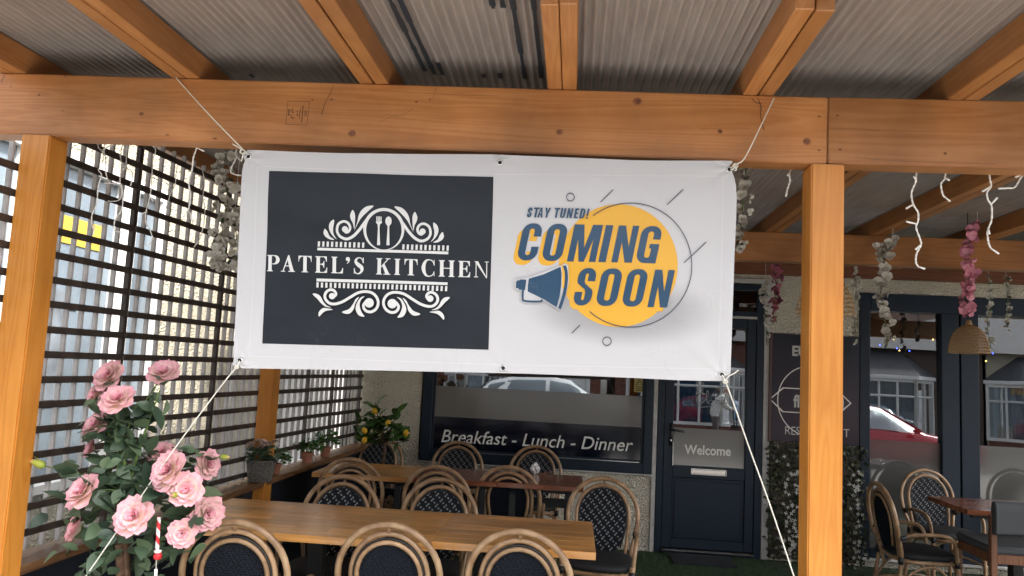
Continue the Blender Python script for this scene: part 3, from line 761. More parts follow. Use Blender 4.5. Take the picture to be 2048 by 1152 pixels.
# ---- trellis, low wall and sill on the left
TS = .1005
zA = at(143, 276, -2.135, 'X').z
fy = [2.806, 3.44, 4.28, 5.02, 5.62, 6.11, 6.79]
def P3(y, off=0.0): return Vector((XL(y) + off, y, 0))
sill_z = lambda y: .665 + (.762 - .665) * (y - 2.9) / 3.9
zrows = [zA + TS * k for k in range(-18, 3)]
kinds = ['trellis panel just behind the left front post', 'second trellis panel from the street, behind the rose bush', 'third trellis panel, behind the wicker basket of roses',
         'trellis panel right behind the slim inner post', 'trellis panel behind the two terracotta pots', 'last trellis panel, meeting the cream rendered wall']
kinds.append('strip left of the left front post, behind the plastic drape')
for i in range(7):
    y0, y1 = (fy[i], fy[i + 1]) if i < 6 else (2.40, 2.802)
    ztop = 2.52 if i < 6 else 2.262
    ym = (y0 + y1) / 2
    tp = place('trellis_panel', (XL(ym), ym, sill_z(ym)), 'dark brown square wooden ' + kinds[i], 'trellis', 'trellis panels along the left side')
    Ln = (y1 - y0) / math.cos(ANG)
    hm = MB().box(-.006, .006, -Ln / 2 + .006, Ln / 2 - .006, -.0145, .0145).mesh('slat', M['slat'], bevel=.003)
    z0 = sill_z(ym) + .012
    for z in zrows:
        if z < z0 + .02 or z > ztop - .02: continue
        link('slat', hm, tp, (XL(ym) + .0085, ym, z + rnd.uniform(-.002, .002)), (rnd.uniform(-.002, .002), rnd.uniform(-.08, .08), -ANG))
    hh = ztop - z0
    vm = MB().box(-.013, .010, -.0065, .0065, -hh / 2, hh / 2).mesh('slat', M['slatv'], bevel=.003)
    ny = int(round((y1 - y0) / .0935))
    for k in range(1, ny):
        y = y0 + (y1 - y0) * k / ny
        link('slat', vm, tp, (XL(y) - .0110, y, z0 + hh / 2), (rnd.uniform(-.003, .003), 0, -ANG))
    fm = MB().box(-.012, .013, -.014, .014, -hh / 2, hh / 2).mesh('frame_bar', M['slat'] if i in (1, 2) else M['slatf'], bevel=.003)
    link('frame_bar', fm, tp, (XL(y0) - .012, y0 + .014, z0 + hh / 2), (0, 0, -ANG))
    if i == 5: link('frame_bar', fm, tp, (XL(y1) - .012, y1 - .024, z0 + hh / 2), (0, 0, -ANG))
# clear sheet fixed outside the trellis
m = MB()
m.grid(lambda u, v: (XL(2.82 + 3.96 * u) - .034 + .004 * math.sin(u * 3.96 / .0468 * 2 * math.pi), 2.82 + 3.96 * u, sill_z(2.82 + 3.96 * u) + .02 + (2.5 - sill_z(2.82 + 3.96 * u)) * v), 720, 1)
o = m.build('clear_sheet', M['sheetclear'], smooth=True); tag(o, 'clear corrugated plastic sheet fixed behind the dark trellis', 'plastic sheet')
# loose crinkled plastic by the left post
m = MB(); rr = random.Random(5)
def crk(u, v):
    f = 1 - v
    return (-2.20 - .03 * math.sin(u * 9 + v * 2) - .012 * math.sin(u * 31 + 3 * v) + .02 * math.sin(v * 7 + u * 3), 2.38 + .40 * u * (.35 + .65 * f) + .10 * v + .012 * math.sin(v * 13 + u * 8), 1.25 + 1.02 * v)
m.grid(crk, 40, 30)
o = m.build('plastic_drape', M['plastic'], smooth=True); tag(o, 'crinkled clear plastic drape gathered at the top beside the left front post', 'plastic drape')
lw = place('low_wall', (-2.0, 4.8, 0), 'dark navy low wall under the trellis with a brown timber sill on top', 'low wall')
y0, y1 = 2.5, 6.82
m = MB()
vs = []
for y in (y0, y1):
    for off, z in ((-.09, 0), (.035, 0), (.035, sill_z(y) - .03), (-.09, sill_z(y) - .03)): vs.append((XL(y) + off, y, z))
m.add(vs, [(0, 1, 2, 3), (7, 6, 5, 4), (1, 5, 6, 2), (0, 3, 7, 4), (3, 2, 6, 7)]); m.build('panel', M['navyp'], lw)
def sillpart(ya, yb):
    m = MB(); vs = []; yc = (ya + yb) / 2; c = Vector((XL(yc), yc, sill_z(yc)))
    for y in (ya, yb):
        for off, z in ((-.05, -.036), (.105, -.036), (.105, 0), (-.05, 0)): vs.append(Vector((XL(y) + off, y, sill_z(y) + z)) - c)
    m.add(vs, [(3, 2, 1, 0), (4, 5, 6, 7), (1, 2, 6, 5), (0, 4, 7, 3), (3, 7, 6, 2), (0, 1, 5, 4)])
    m.build('sill', M['sill'], lw, bevel=.004, loc=c)
sillpart(2.56, 4.797); sillpart(4.80, 6.825)

# ---- the banner
def BP(x, y): q = at(x, y, BANY); return (q.x, q.z)
bn = place('banner', (-.35, BANY, 1.45), 'white vinyl banner with black logo panel and COMING SOON print tied under the front beam', 'banner')
outline = [(489, 304), (497, 300)] + [(500 + 96 * k, 300.5 + 2.15 * k + (2.0 * math.sin(k * .31 * math.pi))) for k in range(1, 10)] + [(1448, 321.5), (1463, 322), (1466, 325), (1459, 331), (1464, 343), (1469, 355), (1472.5, 372), (1473.5, 400), (1472, 450), (1469, 520), (1466, 600), (1463.5, 680), (1461.5, 735), (1461, 748), (1455, 751), (1447, 752), (1446, 761), (1440, 762.3), (1360, 760.5), (1300, 757.5), (1180, 752), (1040, 747), (900, 744), (760, 741), (600, 738.5), (483, 736.5), (479, 732), (474, 730), (466, 731), (468, 715), (470, 640), (473, 560), (477, 470), (481, 400), (484, 345), (487, 330), (490, 322), (486, 312)]
p = Print(BANY, .0004); p.px([outline], 0)
shp = p.build('vinyl_sheet', M['v_white'], bn)
# give the sheet a real thickness
bm = bmesh.new(); bm.from_mesh(shp.data)
bmesh.ops.solidify(bm, geom=list(bm.faces), thickness=-.0016); bm.to_mesh(shp.data); bm.free()
yb = min(v.co.y for v in shp.data.vertices)
for v in shp.data.vertices: v.co.y += (BANY - yb)
p = Print(BANY - .0002, .00006)
for pts in ([(515, 333), (760, 342), (1000, 349), (1447, 352)], [(515, 333), (508, 500), (499, 712)], [(499, 712), (760, 721), (1000, 729), (1436, 738)], [(1447, 352), (1443, 550), (1436, 738)]): p.px([stroke(pts, .9)])
p.build('hem_weld', M['v_hem'], bn)
pr = Print(BANY - .0006)
pr.px([[(538.5, 342), (987, 354), (977, 699.5), (524.5, 687)]])
blackp = pr.build('logo_panel', M['v_black'], bn)
pr = Print(BANY - .0010)
# ornament above the name
def zt(x, y): return (630 + x / 7.314, 400 + y / 7.314)
def zb(x, y): return (620 + x / 7.062, 555 + y / 7.062)
def mir(pts, ax, sl): return [(2 * ax - x,) + (y + sl * 2 * (ax - x),) + tuple(q[2:]) if False else (2 * ax - x, y + sl * 2 * (ax - x)) for (x, y) in pts]
def both(pts, zf, ax, sl, w=None, leaf=True):
    for side in (0, 1):
        q = pts if side == 0 else mir(pts, ax, sl)
        if w is None: pr.px([[zf(*a) for a in smooth2(q, 5)]])
        else:
            k = 7.314 if zf is zt else 7.062
            pr.px([stroke([zf(*a) for a in q], [b / k for b in w], 6)])
ring_o = [zt(*a) for a in ell(1008, 428, 300, 312, 64)]; ring_i = [zt(*a) for a in ell(1009, 443, 259, 283, 64)]
pr.px([ring_o, ring_i])
sc1 = [(765, 275), (715, 350), (650, 440), (565, 528), (470, 572), (385, 545), (338, 490), (328, 425), (348, 360), (395, 325), (445, 318), (492, 345), (518, 400), (505, 450), (470, 474), (440, 462)]
both(sc1, zt, 1009, .0263, [30, 40, 42, 42, 40, 38, 36, 36, 36, 36, 36, 36, 36, 36, 40, 40])
for cx_, cy_ in ((443, 430), (1575, 462)): pr.px([[zt(*a) for a in ell(cx_, cy_, 44, 44, 28)]])
for lf in ([(858, 90), (800, 86), (740, 106), (680, 160), (642, 235), (622, 330), (578, 452), (632, 345), (690, 255), (780, 165)], [(560, 150), (588, 205), (592, 285), (580, 425), (560, 350), (530, 285), (520, 230), (538, 178)], [(285, 293), (286, 350), (272, 420), (280, 505), (322, 578), (258, 518), (220, 450), (212, 380), (238, 322)], [(152, 425), (190, 468), (222, 535), (287, 582), (228, 580), (160, 540), (132, 490), (138, 455)]): both(lf, zt, 1009, .0263)
for k in range(11):
    for xs_ in (45, 1278):
        x = xs_ + 64.6 * k; y = 608 + .0263 * (x - 45) + (10 if xs_ == 1278 else 0)
        pr.px([[zt(*a) for a in [(x + 4, y), (x + 36, y + 1), (x + 32, y + 76), (x, y + 75)]]])
pr.px([[zt(*a) for a in [(45, 702), (1952, 756), (1950, 796), (43, 740)]]])
for k in range(4): pr.px([[zt(*a) for a in rect(903 + k * 20.5, 243 + k, 917 + k * 20.5, 325)]])
pr.px([[zt(*a) for a in [(898, 318), (985, 320), (986, 338), (956, 362), (950, 420), (958, 663), (913, 662), (926, 420), (922, 362), (899, 338)]]])
pr.px([[zt(*a) for a in ell(1080, 313, 46, 68, 30)]]); pr.px([[zt(*a) for a in [(1062, 368), (1098, 368), (1092, 400), (1096, 666), (1050, 665), (1068, 400)]]])
# ornament below
pr.px([[zb(*a) for a in [(102, 17), (1945, 70), (1943, 109), (100, 58)]]])
for k in range(30):
    x = 97 + 62.5 * k; y = 71 + .0295 * (x - 97)
    pr.px([[zb(*a) for a in [(x + 4, y), (x + 34, y + 1), (x + 31, y + 72), (x, y + 71)]]])
sc2 = [(360, 275), (378, 235), (350, 190), (300, 176), (245, 205), (219, 262), (235, 320), (290, 368), (370, 375), (470, 345), (580, 283), (680, 226), (770, 205), (860, 212), (930, 252), (972, 320), (974, 392), (940, 455), (880, 488), (820, 482), (780, 448), (768, 398), (800, 340)]
both(sc2, zb, 1015, .0263, [30, 36] + [38] * 20 + [30])
for cx_, cy_, r_ in ((322, 266, 44), (1705, 302, 46), (850, 363, 66), (1176, 374, 66)): pr.px([[zb(*a) for a in ell(cx_, cy_, r_, r_, 30)]])
for lf in ([(48, 236), (110, 235), (160, 272), (195, 340), (240, 393), (305, 425), (230, 413), (170, 370), (120, 312)], [(332, 456), (270, 440), (200, 432), (150, 465), (128, 510), (136, 552), (190, 500), (240, 472)], [(707, 280), (660, 310), (620, 380), (560, 450), (463, 488), (520, 516), (580, 507), (630, 450), (652, 372)], [(787, 272), (730, 290), (680, 360), (659, 430), (670, 490), (710, 542), (782, 555), (742, 490), (715, 400), (737, 320)]): both(lf, zb, 1015, .0263)
orn = pr.build('ornament', M['v_text'], blackp)

# serif capitals (unit height; thick stem t, thin n, serif s)
def serif(ch, w):
    t, n, s, e = .21, .055, .05, .075; o = []
    def stem(x, full=True): o.append([rect(x, 0, x + t, 1)]); o.append([[(x - e, 0), (x + t + e, 0), (x + t + e, s * .7), (x + t, s * 1.5), (x, s * 1.5), (x - e, s * .7)]]); o.append([[(x - e, 1), (x + t + e, 1), (x + t + e, 1 - s * .7), (x + t, 1 - s * 1.5), (x, 1 - s * 1.5), (x - e, 1 - s * .7)]])
    if ch == 'P':
        stem(e); r = w - e - t
        o.append([[(e + t - .01, 1)] + [(e + t + r * .35 + r * .65 * math.sin(a), .715 + .285 * math.cos(a)) for a in [math.pi * i / 14 for i in range(15)]] + [(e + t - .01, .43)], [(e + t - .02 + .02, .95)] + [(e + t + r * .18 + r * .36 * math.sin(a), .715 + .235 * math.cos(a)) for a in [math.pi * i / 14 for i in range(15)]] + [(e + t, .48)]])
    if ch == 'A':
        o.append([[(w * .50, 1.03), (w * .58, 1.03), (w - .06, 0), (w - .06 - t * 1.08, 0), (w * .43, .82)]]); o.append([[(w * .46, .92), (w * .50, .80), (.16, 0), (.095, 0)]])
        o.append([rect(.0, 0, .27, s)]); o.append([rect(w - .42, 0, w, s)]); o.append([rect(w * .27, .33, w * .68, .33 + n)])
    if ch == 'T':
        x = w / 2 - t / 2; o.append([rect(x, 0, x + t, 1)]); o.append([[(x - e - .03, 0), (x + t + e + .03, 0), (x + t + e, s), (x - e, s)]]); o.append([rect(0.01, .95, w - .01, 1)])
        for q in (0, 1):
            pt = [(0, 1), (.10, .95), (.05, .80), (.03, .64), (0, .64)]
            o.append([[(a if q == 0 else w - a, b) for a, b in pt]]); pt = [(0.0, .95), (.24, .95), (.12, .90), (.05, .78)]
            o.append([[(a if q == 0 else w - a, b) for a, b in pt]])
    if ch in 'EL':
        stem(e); o.append([rect(e, 0, w, s)]); o.append([[(w, 0), (w + .01, .33), (w - .03, .33), (w - .08, .16), (w - .2, .05), (w - .25, 0)]])
        if ch == 'E':
            o.append([rect(e, 1 - s, w - .03, 1)]); o.append([[(w - .02, 1), (w - .02, .68), (w - .06, .68), (w - .10, .84), (w - .2, .95), (w - .25, 1)]])
            o.append([rect(e + t, .49, w - .2, .49 + n)]); o.append([[(w - .17, .30), (w - .17, .72), (w - .205, .72), (w - .24, .60), (w - .32, .545), (w - .32, .49), (w - .24, .42), (w - .205, .30)]])
    if ch == 'I': stem(w / 2 - t / 2)
    if ch == 'H':
        stem(e); stem(w - e - t); o.append([rect(e + t, .49, w - e - t, .49 + n)])
    if ch == 'K':
        stem(e); o.append([[(e + t, .42), (e + t, .50), (w - .16, .97), (w - .09, .97)]]); o.append([[(e + t + .07, .56), (e + t + .20, .68), (w - .03, 0), (w - .03 - t * 1.15, 0)]])
        o.append([rect(w - .30, .955, w, 1)]); o.append([rect(w - .40, 0, w + .02, s)])
    if ch == 'N':
        o.append([rect(.09, 0, .09 + n, .97)]); o.append([rect(w - .12, .0, w - .12 + n, 1)]); o.append([[(.0, 1), (.24, 1), (w - .065, -.04), (w - .12, -.04), (.09, .92)]])
        o.append([rect(0, 0, .25, s)]); o.append([rect(w - .22, .955, w + .03, 1)])
    if ch == 'C':
        o.append([stroke([(w - .05, .74), (w - .13, .92), (w * .58, 1.0), (w * .30, .90), (.115, .5), (w * .30, .10), (w * .58, .0), (w - .13, .09), (w - .03, .28)], [.05, .06, .06, .14, .23, .14, .06, .06, .05], 6)]); o.append([rect(w - .06, .66, w - .015, 1.0)]); o.append([rect(w - .055, .02, w - .015, .30)])
    if ch == 'S':
        o.append([stroke([(w - .06, .74), (w - .14, .92), (w * .5, .99), (w * .24, .88), (w * .20, .72), (w * .45, .55), (w * .74, .40), (w * .80, .22), (w * .62, .05), (w * .38, .0), (w * .14, .10), (.04, .30)], [.05, .06, .06, .12, .17, .23, .23, .17, .10, .06, .06, .05], 6)]); o.append([rect(w - .08, .66, w - .03, 1.0)]); o.append([rect(.02, .0, .065, .34)])
    if ch == "'":
        o.append([ell(.13, .87, .125, .125, 20)]); o.append([[(.24, .90), (.26, .80), (.20, .68), (.09, .58), (.07, .60), (.16, .72), (.14, .80)]])
    return o
pr = Print(BANY - .0011, .00006)
def zl3(x, y): return (520 + x / 8.533, 500 + y / 8.533)
def zl4(x, y): return (740 + x / 8.192, 500 + y / 8.192)
for ch, zf, k, x0, x1, yt, yb_ in (('P', zl3, 8.533, 118, 335, 85, 363), ('A', zl3, 8.533, 358, 602, 95, 372), ('T', zl3, 8.533, 660, 885, 101, 382), ('E', zl3, 8.533, 948, 1150, 110, 390), ('L', zl3, 8.533, 1222, 1420, 118, 399), ("'", zl3, 8.533, 1465, 1540, 120, 402), ('S', zl3, 8.533, 1603, 1780, 130, 408), ('K', zl4, 8.192, 105, 335, 136, 405), ('I', zl4, 8.192, 393, 507, 146, 410), ('T', zl4, 8.192, 568, 780, 150, 417), ('C', zl4, 8.192, 845, 1060, 160, 430), ('H', zl4, 8.192, 1125, 1382, 168, 437), ('E', zl4, 8.192, 1445, 1637, 178, 443), ('N', zl4, 8.192, 1705, 1935, 186, 448)):
    if ch == 'K': pr.build('lettering', M['v_text'], blackp); pr = Print(BANY - .0011, .00006)
    H_ = yb_ - yt; w_ = (x1 - x0) / H_
    for lp in serif(ch, w_ if ch != "'" else .3):
        pr.px([[zf(x0 + a * H_ - (b - .5) * -.012 * H_, yb_ - b * H_ + .03 * (a - w_ / 2) * H_) for a, b in l_] for l_ in lp])
pr.build('lettering', M['v_text'], blackp)

# the right hand print
pr = Print(BANY - .0006)
# condensed grotesque letters
def rr_ring(w, s, ch):
    r = min(w, .5) * .48
    def rrect(x0, y0, x1, y1, r):
        out = []
        for cx_, cy_, a0 in ((x1 - r, y1 - r, 0), (x0 + r, y1 - r, 90), (x0 + r, y0 + r, 180), (x1 - r, y0 + r, 270)):
            out += [(cx_ + r * math.cos(R(a0 + 90 * i / 6)), cy_ + r * 1.0 * math.sin(R(a0 + 90 * i / 6))) for i in range(7)]
        return out
    return rrect(0, 0, w, 1, r), rrect(s, s * .72, w - s, 1 - s * .72, max(.02, (w - 2 * s) * .48))
def cond(ch, w, s):
    h = s / 2; o = []
    if ch == 'O': o.append(list(rr_ring(w, s, ch)))
    elif ch in 'CG':
        out, inn = rr_ring(w, s, ch)
        # split the ring on the right side
        y1, y0 = .645, (.37 if ch == 'C' else .30)
        def cut(loop, lo, hi): return [q for q in loop if not (q[0] > w * .5 and lo < q[1] < hi)]
        a = [q for q in out]; 
        top = [(w, y1)] + [q for q in out if q[1] >= .5 and True][0:0]
        oc = [(w, y1)] + [q for q in out[0:14]] + [q for q in out[14:28]] + [(w, y0)]
        ic = [(w - s, y0)] + [q for q in inn[14:28]][::-1] + [q for q in inn[0:14]][::-1] + [(w - s, y1)]
        o.append([oc + ic])
        if ch == 'G': o.append([rect(w - s, .0, w, .52)]); o.append([rect(w * .54, .40, w - s + .01, .52)])
    elif ch == 'S':
        out, inn = rr_ring(w, s, ch)
        o.append([[(w, .655)] + out[0:14] + [(0, .66), (.03, .585), (w - s - .03, .43), (w - s, .36)] + inn[21:28][::-1] + inn[14:21][::-1] + [(s, .36), (0, .36)] + out[14:28] + [(w, .35), (w - .03, .425), (s + .03, .58), (s, .65)] + inn[7:14][::-1] + inn[0:7][::-1] + [(w - s, .655)]])
    elif ch == 'I': o.append([rect(0, 0, s, 1)])
    elif ch == 'N': o.append([[(0, 0), (0, 1), (s * .98, 1), (w - s * .86, .42), (w - s * .86, 1), (w, 1), (w, 0), (w - s * .98, 0), (s * .86, .56), (s * .86, 0)]])
    elif ch == 'M': o.append([[(0, 0), (0, 1), (s * 1.35, 1), (w / 2, .36), (w - s * 1.35, 1), (w, 1), (w, 0), (w - s * .9, 0), (w - s * .9, .62), (w / 2 + s * .36, 0), (w / 2 - s * .36, 0), (s * .9, .62), (s * .9, 0)]])
    elif ch == 'T': o.append([[(w / 2 - h, 0), (w / 2 + h, 0), (w / 2 + h, 1 - s * .8), (w, 1 - s * .8), (w, 1), (0, 1), (0, 1 - s * .8), (w / 2 - h, 1 - s * .8)]])
    elif ch == 'A': o.append([[(0, 0), (w * .34, 1), (w * .66, 1), (w, 0), (w - s, 0), (w * .66, .22), (w * .34, .22), (s, 0)], [(w * .38, .36), (w * .62, .36), (w * .5, .80)]])
    elif ch == 'Y': o.append([[(w / 2 - h, 0), (w / 2 + h, 0), (w / 2 + h, .42), (w, 1), (w - s, 1), (w / 2, .60), (s, 1), (0, 1), (w / 2 - h, .42)]])
    elif ch == 'U':
        out, inn = rr_ring(w, s, ch)
        o.append([[(0, 1), (0, .3)] + out[14:28] + [(w, .3), (w, 1), (w - s, 1)] + inn[14:28][::-1] + [(s, 1)]])
    elif ch == 'E': o.append([[(0, 0), (0, 1), (w, 1), (w, 1 - s * .8), (s, 1 - s * .8), (s, .58), (w * .9, .58), (w * .9, .58 - s * .8), (s, .58 - s * .8), (s, s * .8), (w, s * .8), (w, 0)]])
    elif ch == 'D': o.append([[(0, 0), (0, 1), (w * .5, 1), (w * .85, .93), (w, .75), (w, .25), (w * .85, .07), (w * .5, 0)], [(s, s * .8), (w * .5, s * .8), (w - s, .22), (w - s, .78), (w * .5, 1 - s * .8), (s, 1 - s * .8)]])
    elif ch == '!': o.append([[(s * .1, .28), (s * .9, .28), (s, 1), (0, 1)]]); o.append([rect(0.0, 0, s, .17)])
    return o
SL = .212; BS = .0235
def word(items, h, base, s_, mi, off=(0, 0), grow=0.0):
    for ch, x0, x1 in items:
        w_ = (x1 - x0) / h
        for lp in cond(ch, w_, s_ / h):
            pr.px([[(x0 + a * h + SL * b * h + off[0], base[1] + BS * (x0 + a * h - base[0]) - b * h + off[1]) for a, b in l_] for l_ in lp], mi)
COMING = [('C', 1032.6, 1071.8), ('O', 1082, 1122.3), ('M', 1133.8, 1190.6), ('I', 1196.5, 1212), ('N', 1222.3, 1263), ('G', 1269.9, 1310.5)]
SOON = [('S', 1144.5, 1179.6), ('O', 1190, 1231), ('O', 1241.8, 1282.2), ('N', 1294.5, 1334)]
W_, Yl, Nv, Ln_ = 0, 1, 2, 3
pr.px([ell(1236.7, 531.2, 119, 122.8, 90)], Yl)
word(COMING, 74, (1050, 521), 14.6, Yl, (-9, 9)); word(SOON, 74.5, (1160, 611), 14.6, Yl, (-9, 8))
word(COMING, 74, (1050, 521), 14.6, Nv); word(SOON, 74.5, (1160, 611), 14.6, Nv)
word([('S', 1053.3, 1062), ('T', 1064.5, 1076), ('A', 1074, 1085), ('Y', 1087, 1098.5), ('T', 1106, 1117), ('U', 1119, 1129), ('N', 1132.5, 1143), ('E', 1147, 1155), ('D', 1158, 1168), ('!', 1171.5, 1175.3)], 19.6, (1056, 435), 3.9, Nv)
arc = [(1260.6 + 123 * math.cos(a), 530.4 + 124 * math.sin(a)) for a in [R(-127.5 + (127.5 + 131.5) * i / 60) for i in range(61)]]
pr.px([stroke(arc, 1.7, smooth=False)], Ln_)
for cx_, cy_, r_ in ((1141, 395.3, 8.6), (1213.8, 682.6, 9.3)): pr.px([ell(cx_, cy_, r_, r_, 32), ell(cx_, cy_, r_ - 1.7, r_ - 1.7, 32)], Ln_)
for a in (((1201, 405), (1226, 380)), ((1334, 410), (1366.3, 379)), ((1368.3, 525.5), (1412.5, 484)), ((1143.6, 666.5), (1160, 650.2))): pr.px([stroke(a, 1.9, smooth=False)], Ln_)
def zm(x, y): return (1015 + x / 5.76, 500 + y / 5.76)
pr.px([[zm(*q) for q in [(240, 318), (620, 178), (662, 155), (700, 180), (706, 380), (690, 450), (640, 680), (600, 700), (560, 672), (415, 585), (380, 615), (190, 612), (158, 560), (168, 470), (120, 465), (85, 445), (90, 350), (140, 330)]]], W_)
pr.px([[zm(*q) for q in [(622, 182), (640, 170), (664, 300), (657, 440), (630, 440), (632, 300)]]], Yl)
pr.px([[zm(*q) for q in [(246, 332), (420, 280), (612, 195), (624, 270), (620, 400), (600, 540), (566, 660), (420, 570), (232, 478), (236, 400)]]], Nv)
pr.px([[zm(*q) for q in [(150, 340), (218, 342), (204, 464), (128, 458), (127, 441), (97, 441), (99, 370), (112, 352), (138, 350)]]], Nv)
pr.px([stroke([zm(*q) for q in [(655, 182), (675, 250), (676, 370), (650, 520), (600, 678)]], 6.2)], Nv)
pr.px([stroke([zm(*q) for q in [(180, 455), (176, 550), (200, 588), (375, 594), (400, 570)]], 4.0)], Nv)
pr.build('coming_soon_print', [M['v_white'], M['v_yellow'], M['v_navy'], M['v_line']], bn)
dkhole = plain('eyelet_hole', (.01, .01, .01), .9)
for ex, ey in ((497, 313), (1000, 325), (1459, 338.5), (479.5, 720.5), (1006, 736), (1443.5, 749)):
    q = at(ex, ey, BANY - .0006)
    e1 = MB(); rp = [(.0065, .0), (.0072, -.0022), (.0098, -.0022), (.0112, .0)]
    e1.lathe(rp, 20); eo = e1.build('eyelet', M['silver'], bn, smooth=True, loc=(q.x, q.y - .0002, q.z), rot=(R(-90), 0, 0))
    WPOS[eo.name] = Matrix.Translation(eo.location) @ Matrix.Rotation(R(-90), 4, 'X')
    d_ = MB(); d_.add([(q.x, q.y - .0010, q.z)] + [(q.x + .0066 * math.cos(i * math.pi / 8), q.y - .0010, q.z + .0066 * math.sin(i * math.pi / 8)) for i in range(16)], [(0, 1 + (i + 1) % 16, 1 + i) for i in range(16)])
    d_.build('hole', dkhole, eo)
# the sheet and everything printed on it hang in the same shallow folds
def fold(x, z):
    d = .0032 * math.sin(2 * math.pi * (1.15 * x + .8 * z) + 1.0) + .0018 * math.sin(2 * math.pi * (2.6 * x - 1.5 * z) + .4) + .0012 * math.sin(2 * math.pi * (.6 * x + 4.1 * z))
    for (ex, ez, ph) in FOLDC:
        dx, dz = x - ex, z - ez; r_ = math.hypot(dx, dz); th = math.atan2(dz, dx)
        d += (.0005 if -.9 < ex < .3 else .0019) * math.exp(-r_ / .15) * min(1, r_ / .03) * math.sin(7 * th + ph)
    return d
FOLDC = [(lambda q, p_: (q.x, q.z, p_))(at(a, b, BANY), c) for a, b, c in ((497, 313, 0), (1459, 338, 1.5), (479, 720, 2.2), (1443, 749, .8), (1000, 325, .5), (1006, 736, 2.6))]
def refold(o):
    if o.name.startswith(('eyelet', 'hole')): return
    bm = bmesh.new(); bm.from_mesh(o.data); bmesh.ops.triangulate(bm, faces=bm.faces[:])
    for it in range(9):
        ed = [e for e in bm.edges if e.calc_length() > .021]
        if not ed: break
        bmesh.ops.subdivide_edges(bm, edges=ed, cuts=1); bmesh.ops.triangulate(bm, faces=[f for f in bm.faces if len(f.verts) > 3])
    for v in bm.verts: v.co.y += fold(v.co.x, v.co.z)
    bm.to_mesh(o.data); bm.free(); o.data.update()
for o in list(bn.children):
    refold(o)
    for c in list(o.children): refold(c)
for o in bn.children:
    if o.name.startswith('eyelet'): o.location.y += fold(o.location.x, o.location.z)
# ropes
def rope(name, pts, r, label, tails=()):
    t = place(name, tuple(pts[0]), label, 'rope', 'ropes tying the banner')
    MB().tube(cr(pts, 6), r, 7).build('cord', M['rope'], t, smooth=True)
    for k, q in enumerate(tails):
        MB().tube(cr(q, 5), r * .95, 7).build('knot_loop' if k == 0 else 'tail', M['rope'], t, smooth=True)
RY = BANY - .012
def rp(x, y, dy=0.0): return at(x, y, RY + dy)
def knotloop(x, y, s=5):
    return [rp(x + s * math.cos(a) * (1 + .2 * math.sin(3 * a)), y + s * .9 * math.sin(a), -.006 * math.sin(2 * a)) for a in [i * 2 * math.pi / 9 * 2 for i in range(10)]]
rope('rope', [at(351, 153, 2.698), at(365, 170, 2.692), rp(420, 231), rp(487, 300), rp(494, 308, .006)], .0023, 'white rope from the upper left banner corner up to the beam top', [knotloop(485, 303, 4.5), [rp(486, 306), rp(485, 315), rp(482.5, 323)], [rp(485, 300), rp(474, 293), rp(465, 288)]])
rope('rope', [at(1547.5, 197, 2.698), at(1543, 207, 2.692), rp(1520, 255), rp(1490, 315), rp(1474, 328), rp(1461, 336, .006)], .0023, 'white rope from the upper right banner corner up to the beam top', [knotloop(1471, 331, 4.5), [rp(1474, 328), rp(1466, 338), rp(1461, 339)], [rp(1469, 333), rp(1473, 339), rp(1468, 341)]])
rope('rope', [rp(479, 722, .008), rp(474, 733), rp(440, 775), rp(340, 910), rp(240, 1054), rp(172, 1152), rp(120, 1226), rp(80, 1283)], .0023, 'white rope from the lower left banner corner down past the roses', [knotloop(473, 734, 3.5)])
rope('rope', [rp(1444, 750, .008), rp(1451, 763), rp(1470, 815), rp(1500, 900), rp(1540, 1010), rp(1588, 1153), rp(1612, 1226), rp(1626, 1270)], .0023, 'white rope from the lower right banner corner down beside the right post', [knotloop(1451, 763, 4), [rp(1450, 762), rp(1458, 752), rp(1468, 747), rp(1477, 740)]])

# ---- bistro chairs (built once, copied)
def hoop(a, zc, b, y0, lean, zlow, nlow=5, n=18, xlow=None):
    """arched hoop: x half width a, arch centre zc, rise b; legs drop to zlow where the half width is xlow"""
    pts = []
    xl = xlow if xlow is not None else a
    yy = lambda z: y0 - lean * (z - .42)
    for i in range(nlow):
        z = zlow + (zc - zlow) * i / nlow; f = i / nlow
        x = xl + (a - xl) * math.sin(f * math.pi / 2)
        pts.append((-x, yy(z), z))
    for i in range(n + 1):
        t = math.pi - math.pi * i / n
        z = zc + b * math.sin(t); pts.append((a * math.cos(t), yy(z), z))
    for i in range(nlow):
        f = 1 - (i + 1) / nlow; z = zlow + (zc - zlow) * f
        x = xl + (a - xl) * math.sin(f * math.pi / 2)
        pts.append((x, yy(z), z))
    return pts
LEAN = .17; YB = -.185
def panel_half(z):
    """half width of the woven back at height z (0.405 .. 0.785)"""
    if z > .635: t = min(1, (z - .635) / .150); return .142 * math.sqrt(max(0, 1 - t * t))
    if z > .48: t = (.635 - z) / .155; return .142 - .026 * t * t
    t = min(1, (.48 - z) / .078); return .116 * math.sqrt(max(0, 1 - t * t))
def yback(z): return YB - LEAN * (z - .42)
